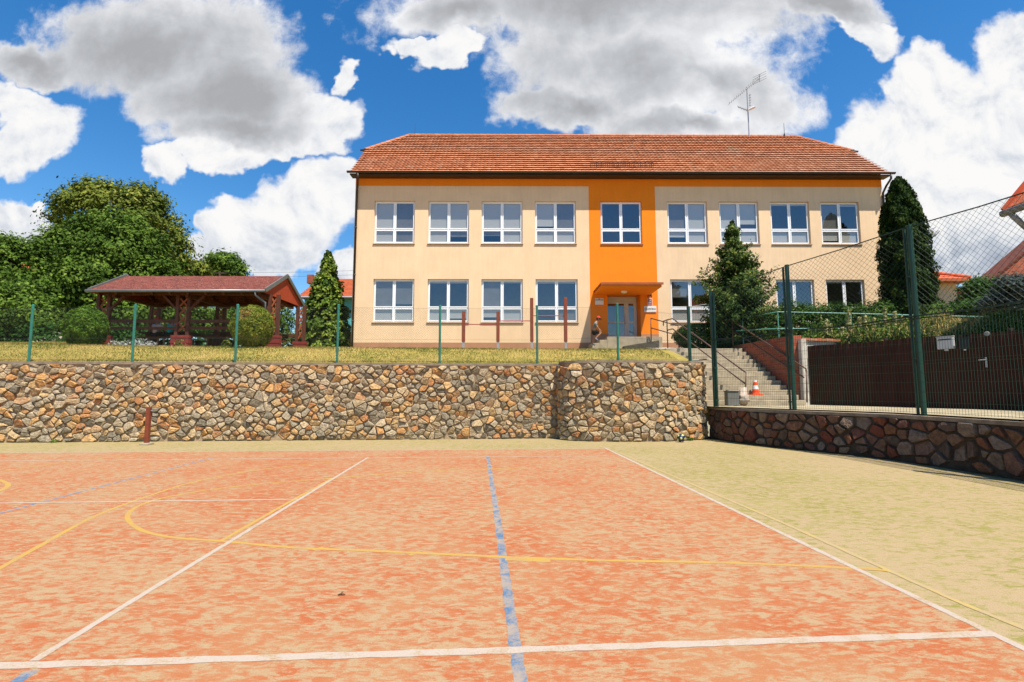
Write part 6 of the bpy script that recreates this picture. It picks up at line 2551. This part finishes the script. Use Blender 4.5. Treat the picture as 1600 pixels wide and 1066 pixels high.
def person(name, label, J, look, mats, s=1.0, cap=None, group=None, loc=None):
    """J: joints in world space; one continuous skinned body, clothes as children"""
    rt = empty(name, loc, label, 'person', group)
    V_ = {k: Vector(v) - Vector(loc) for k, v in J.items()}
    pel, che, nek, hed = V_['pelvis'], V_['chest'], V_['neck'], V_['head']
    look = Vector(look).normalized()
    ch = [[(pel, .115 * s), (pel.lerp(che, .5), .10 * s), (che, .115 * s), (nek, .05 * s), (nek.lerp(hed, .45), .048 * s), (hed, .088 * s), (hed + Vector((0, 0, .075 * s)), .078 * s)]]
    ch.append([(hed, .088 * s), (hed + look * .06 * s - Vector((0, 0, .035 * s)), .055 * s)])
    for q_ in 'LR':
        sh, el, wr = V_['sh' + q_], V_['el' + q_], V_['wr' + q_]
        ch.append([(che, .115 * s), (sh, .052 * s), (sh.lerp(el, .5), .043 * s), (el, .035 * s), (el.lerp(wr, .5), .032 * s), (wr, .021 * s)])
        dd = (wr - el).normalized()
        sd = look.cross(dd)
        if sd.length < .2:
            sd = Vector((0, 0, 1)).cross(dd)
        ch += hand_chains(wr, dd, sd, look * .5 + Vector((0, 0, -.3)), s)
        hp, kn, an_, to = V_['hp' + q_], V_['kn' + q_], V_['an' + q_], V_['to' + q_]
        ch.append([(pel, .115 * s), (hp, .085 * s), (hp.lerp(kn, .5), .066 * s), (kn, .048 * s), (kn.lerp(an_, .35), .05 * s), (an_, .032 * s), (an_.lerp(to, .7) - Vector((0, 0, .01)), .032 * s), (to, .024 * s)])
    body = skin_obj('body', ch, MAT_SKIN, rt)
    # face
    rgt = look.cross(Vector((0, 0, 1))).normalized()
    mb = MB()
    for sg in (1, -1):
        c_ = hed + look * .079 * s + rgt * sg * .032 * s + Vector((0, 0, .02 * s))
        mb.lathe(c_, [(.001, -.009 * s), (.010 * s, -.004 * s), (.010 * s, .004 * s), (.001, .009 * s)], 8)
    mb.build('eyes', MAT_INK, rt, local=True)
    mb = MB()
    c_ = hed + look * .088 * s
    mb.add([c_ + Vector((0, 0, .025 * s)), c_ + rgt * .016 * s - Vector((0, 0, .018 * s)), c_ - rgt * .016 * s - Vector((0, 0, .018 * s)), c_ + look * .024 * s - Vector((0, 0, .014 * s))],
           [(0, 1, 3), (0, 3, 2), (1, 2, 3)])
    for sg in (1, -1):
        e_ = hed + rgt * sg * .088 * s
        mb.lathe(e_, [(.001, -.03 * s), (.016 * s, -.018 * s), (.018 * s, .012 * s), (.001, .03 * s)], 8)
    mb.build('nose_and_ears', MAT_SKIN, rt, local=True)
    mb = MB()
    c_ = hed + look * .10 * s - Vector((0, 0, .048 * s))
    mb.bar(c_ - rgt * .022 * s, c_ + rgt * .022 * s, .010 * s, .012 * s)
    mb.build('mouth', M('lips', (.36, .12, .09), .5, .3), rt, local=True)
    # clothes
    tc_ = [[(pel.lerp(che, -.05), .128 * s), (pel.lerp(che, .5), .118 * s), (che, .132 * s), (che.lerp(nek, .7), .07 * s)]]
    for q_ in 'LR':
        sh, el = V_['sh' + q_], V_['el' + q_]
        tc_.append([(che, .132 * s), (sh, .067 * s), (sh.lerp(el, .62), .060 * s)])
    skin_obj('shirt', tc_, mats['shirt'], rt)
    tc_ = []
    for q_ in 'LR':
        hp, kn = V_['hp' + q_], V_['kn' + q_]
        tc_.append([(pel, .134 * s), (hp, .103 * s), (hp.lerp(kn, mats.get('leg', .75)), .086 * s)])
    skin_obj('shorts', tc_, mats['shorts'], rt)
    for q_ in 'LR':
        an_, to = V_['an' + q_], V_['to' + q_]
        bk = an_ - (to - an_).normalized() * .045 * s - Vector((0, 0, .03 * s))
        skin_obj('shoe', [[(bk, .038 * s), (an_.lerp(to, .3) - Vector((0, 0, .02 * s)), .045 * s), (an_.lerp(to, .8) - Vector((0, 0, .005)), .043 * s), (to + (to - an_).normalized() * .02 * s, .034 * s)]], mats['shoe'], rt)
    # hair
    hh = MB()
    n_ = 14
    for i in range(1, 7):
        pass
    prof = [(.001, .172), (.05, .160), (.085, .125), (.099, .08), (.098, .035), (.09, -.005)]
    hh.lathe(hed - look * .014 * s - Vector((0, 0, .03 * s)), [(r_ * s, z_ * s) for r_, z_ in prof], n_)
    hh.build('hair', mats['hair'], rt, local=True, smooth=True)
    if cap:
        cm = MB()
        prof = [(.001, .190), (.05, .182), (.088, .150), (.106, .105), (.108, .07)]
        cm.lathe(hed - look * .008 * s - Vector((0, 0, .02 * s)), [(r_ * s, z_ * s) for r_, z_ in prof], 16)
        co = cm.build('cap', cap[0], rt, local=True, smooth=True)
        cm = MB()
        b0 = hed + look * .085 * s + Vector((0, 0, .052 * s))
        pts = []
        for k in range(9):
            a_ = -1.25 + 2.5 * k / 8
            pts.append(hed + (look * math.cos(a_) + rgt * math.sin(a_)) * .10 * s + Vector((0, 0, .055 * s)))
        tip_ = [hed + look * (.10 + .085 * math.cos((-1.25 + 2.5 * k / 8) * 1.05)) * s + rgt * math.sin(-1.25 + 2.5 * k / 8) * .088 * s + Vector((0, 0, .035 * s)) for k in range(9)]
        for k in range(8):
            cm.face([pts[k], pts[k + 1], tip_[k + 1], tip_[k]])
            d3 = Vector((0, 0, -.010))
            cm.face([tip_[k] + d3, tip_[k + 1] + d3, pts[k + 1] + d3, pts[k] + d3])
            cm.face([tip_[k], tip_[k + 1], tip_[k + 1] + d3, tip_[k] + d3])
        cm.build('peak', cap[1], co, local=True)
    return rt


Yp = 22.85
Q = lambda px, py, dy=0.0: at(px, py, Yp + dy)
J = dict(pelvis=Q(927.8, 516.5), chest=Q(930.3, 506.5), neck=Q(932.6, 502.6), head=Q(935.2, 498.9),
         shL=Q(931, 505.4, .16), elL=Q(933.5, 511, .20), wrL=Q(937.5, 515.5, .14),
         shR=Q(930.6, 505.4, -.16), elR=Q(933.6, 511.2, -.20), wrR=Q(936.6, 516.5, -.14),
         hpL=Q(928.3, 518.5, .09), knL=Q(929.0, 527, .10), anL=Q(925.8, 536.8, .10), toL=Q(929.3, 539.5, .10),
         hpR=Q(928.6, 518.8, -.09), knR=Q(939.6, 519.8, -.10), anR=Q(930.8, 528.6, -.10), toR=Q(934.3, 532.0, -.10))
MAT_BLACKC = M('black_cloth', (.012, .012, .014), .85, .15, var=.15)
person('person', 'boy in red cap, grey shirt and black shorts stepping up beside the entrance steps', J, (.97, -.1, -.22),
       dict(shirt=M('grey_cloth', (.19, .20, .20), .85, .15, var=.15), shorts=MAT_BLACKC, shoe=M('trainer', (.20, .22, .30), .6, .3, var=.6, scale=25), hair=M('dark_hair', (.02, .014, .010), .7, .3)),
       .88, (M('red_cap', (.72, .04, .015), .7, .2), MAT_BLACKC), loc=(J['anL'].x, Yp, tz(J['anL'].x, Yp)))


def sitter(label, x_, yq, shirt, hair, lean=0.0, cap=None, fs=1.0):
    zs = GZ + .46
    P = lambda dx, dy, dz: Vector((x_ + dx, yq + dy, zs + dz))
    J = dict(pelvis=P(0, 0, .13), chest=P(0, .06 + lean, .46), neck=P(0, .09 + lean, .62), head=P(0, .14 + lean, .78),
             shL=P(-.18, .06 + lean, .54), elL=P(-.24, .22 + lean, .30), wrL=P(-.14, .44, .31), shR=P(.18, .06 + lean, .54), elR=P(.24, .22 + lean, .30), wrR=P(.14, .44, .31),
             hpL=P(-.10, .03, .10), knL=P(-.13, .42, .10), anL=P(-.13, .40, -.36), toL=P(-.14, .56, -.43), hpR=P(.10, .03, .10), knR=P(.13, .42, .10), anR=P(.13, .40, -.36), toR=P(.14, .56, -.43))
    person('person', label, J, (0, 1, -.05), dict(shirt=shirt, shorts=MAT_BLACKC, shoe=MAT_BLACKC, hair=hair, leg=.9), fs, cap, loc=(x_, yq, GZ))


sitter('seated person in a pale shirt and red headwear seen from behind in the shelter', at(242, 515, PY0 + .55).x, PY0 + .55, M('pale_cloth', (.50, .44, .44), .85, .15, var=.08), M('red_hair', (.25, .03, .02), .8, .2), .05, None, .85)
sitter('seated person in a teal shirt leaning at the shelter table', at(265, 515, PY0 + .55).x, PY0 + .55, M('teal_cloth', (.01, .34, .36), .85, .15, var=.08), M('brown_hair', (.05, .03, .02), .8, .2), .10, None, 1.0)
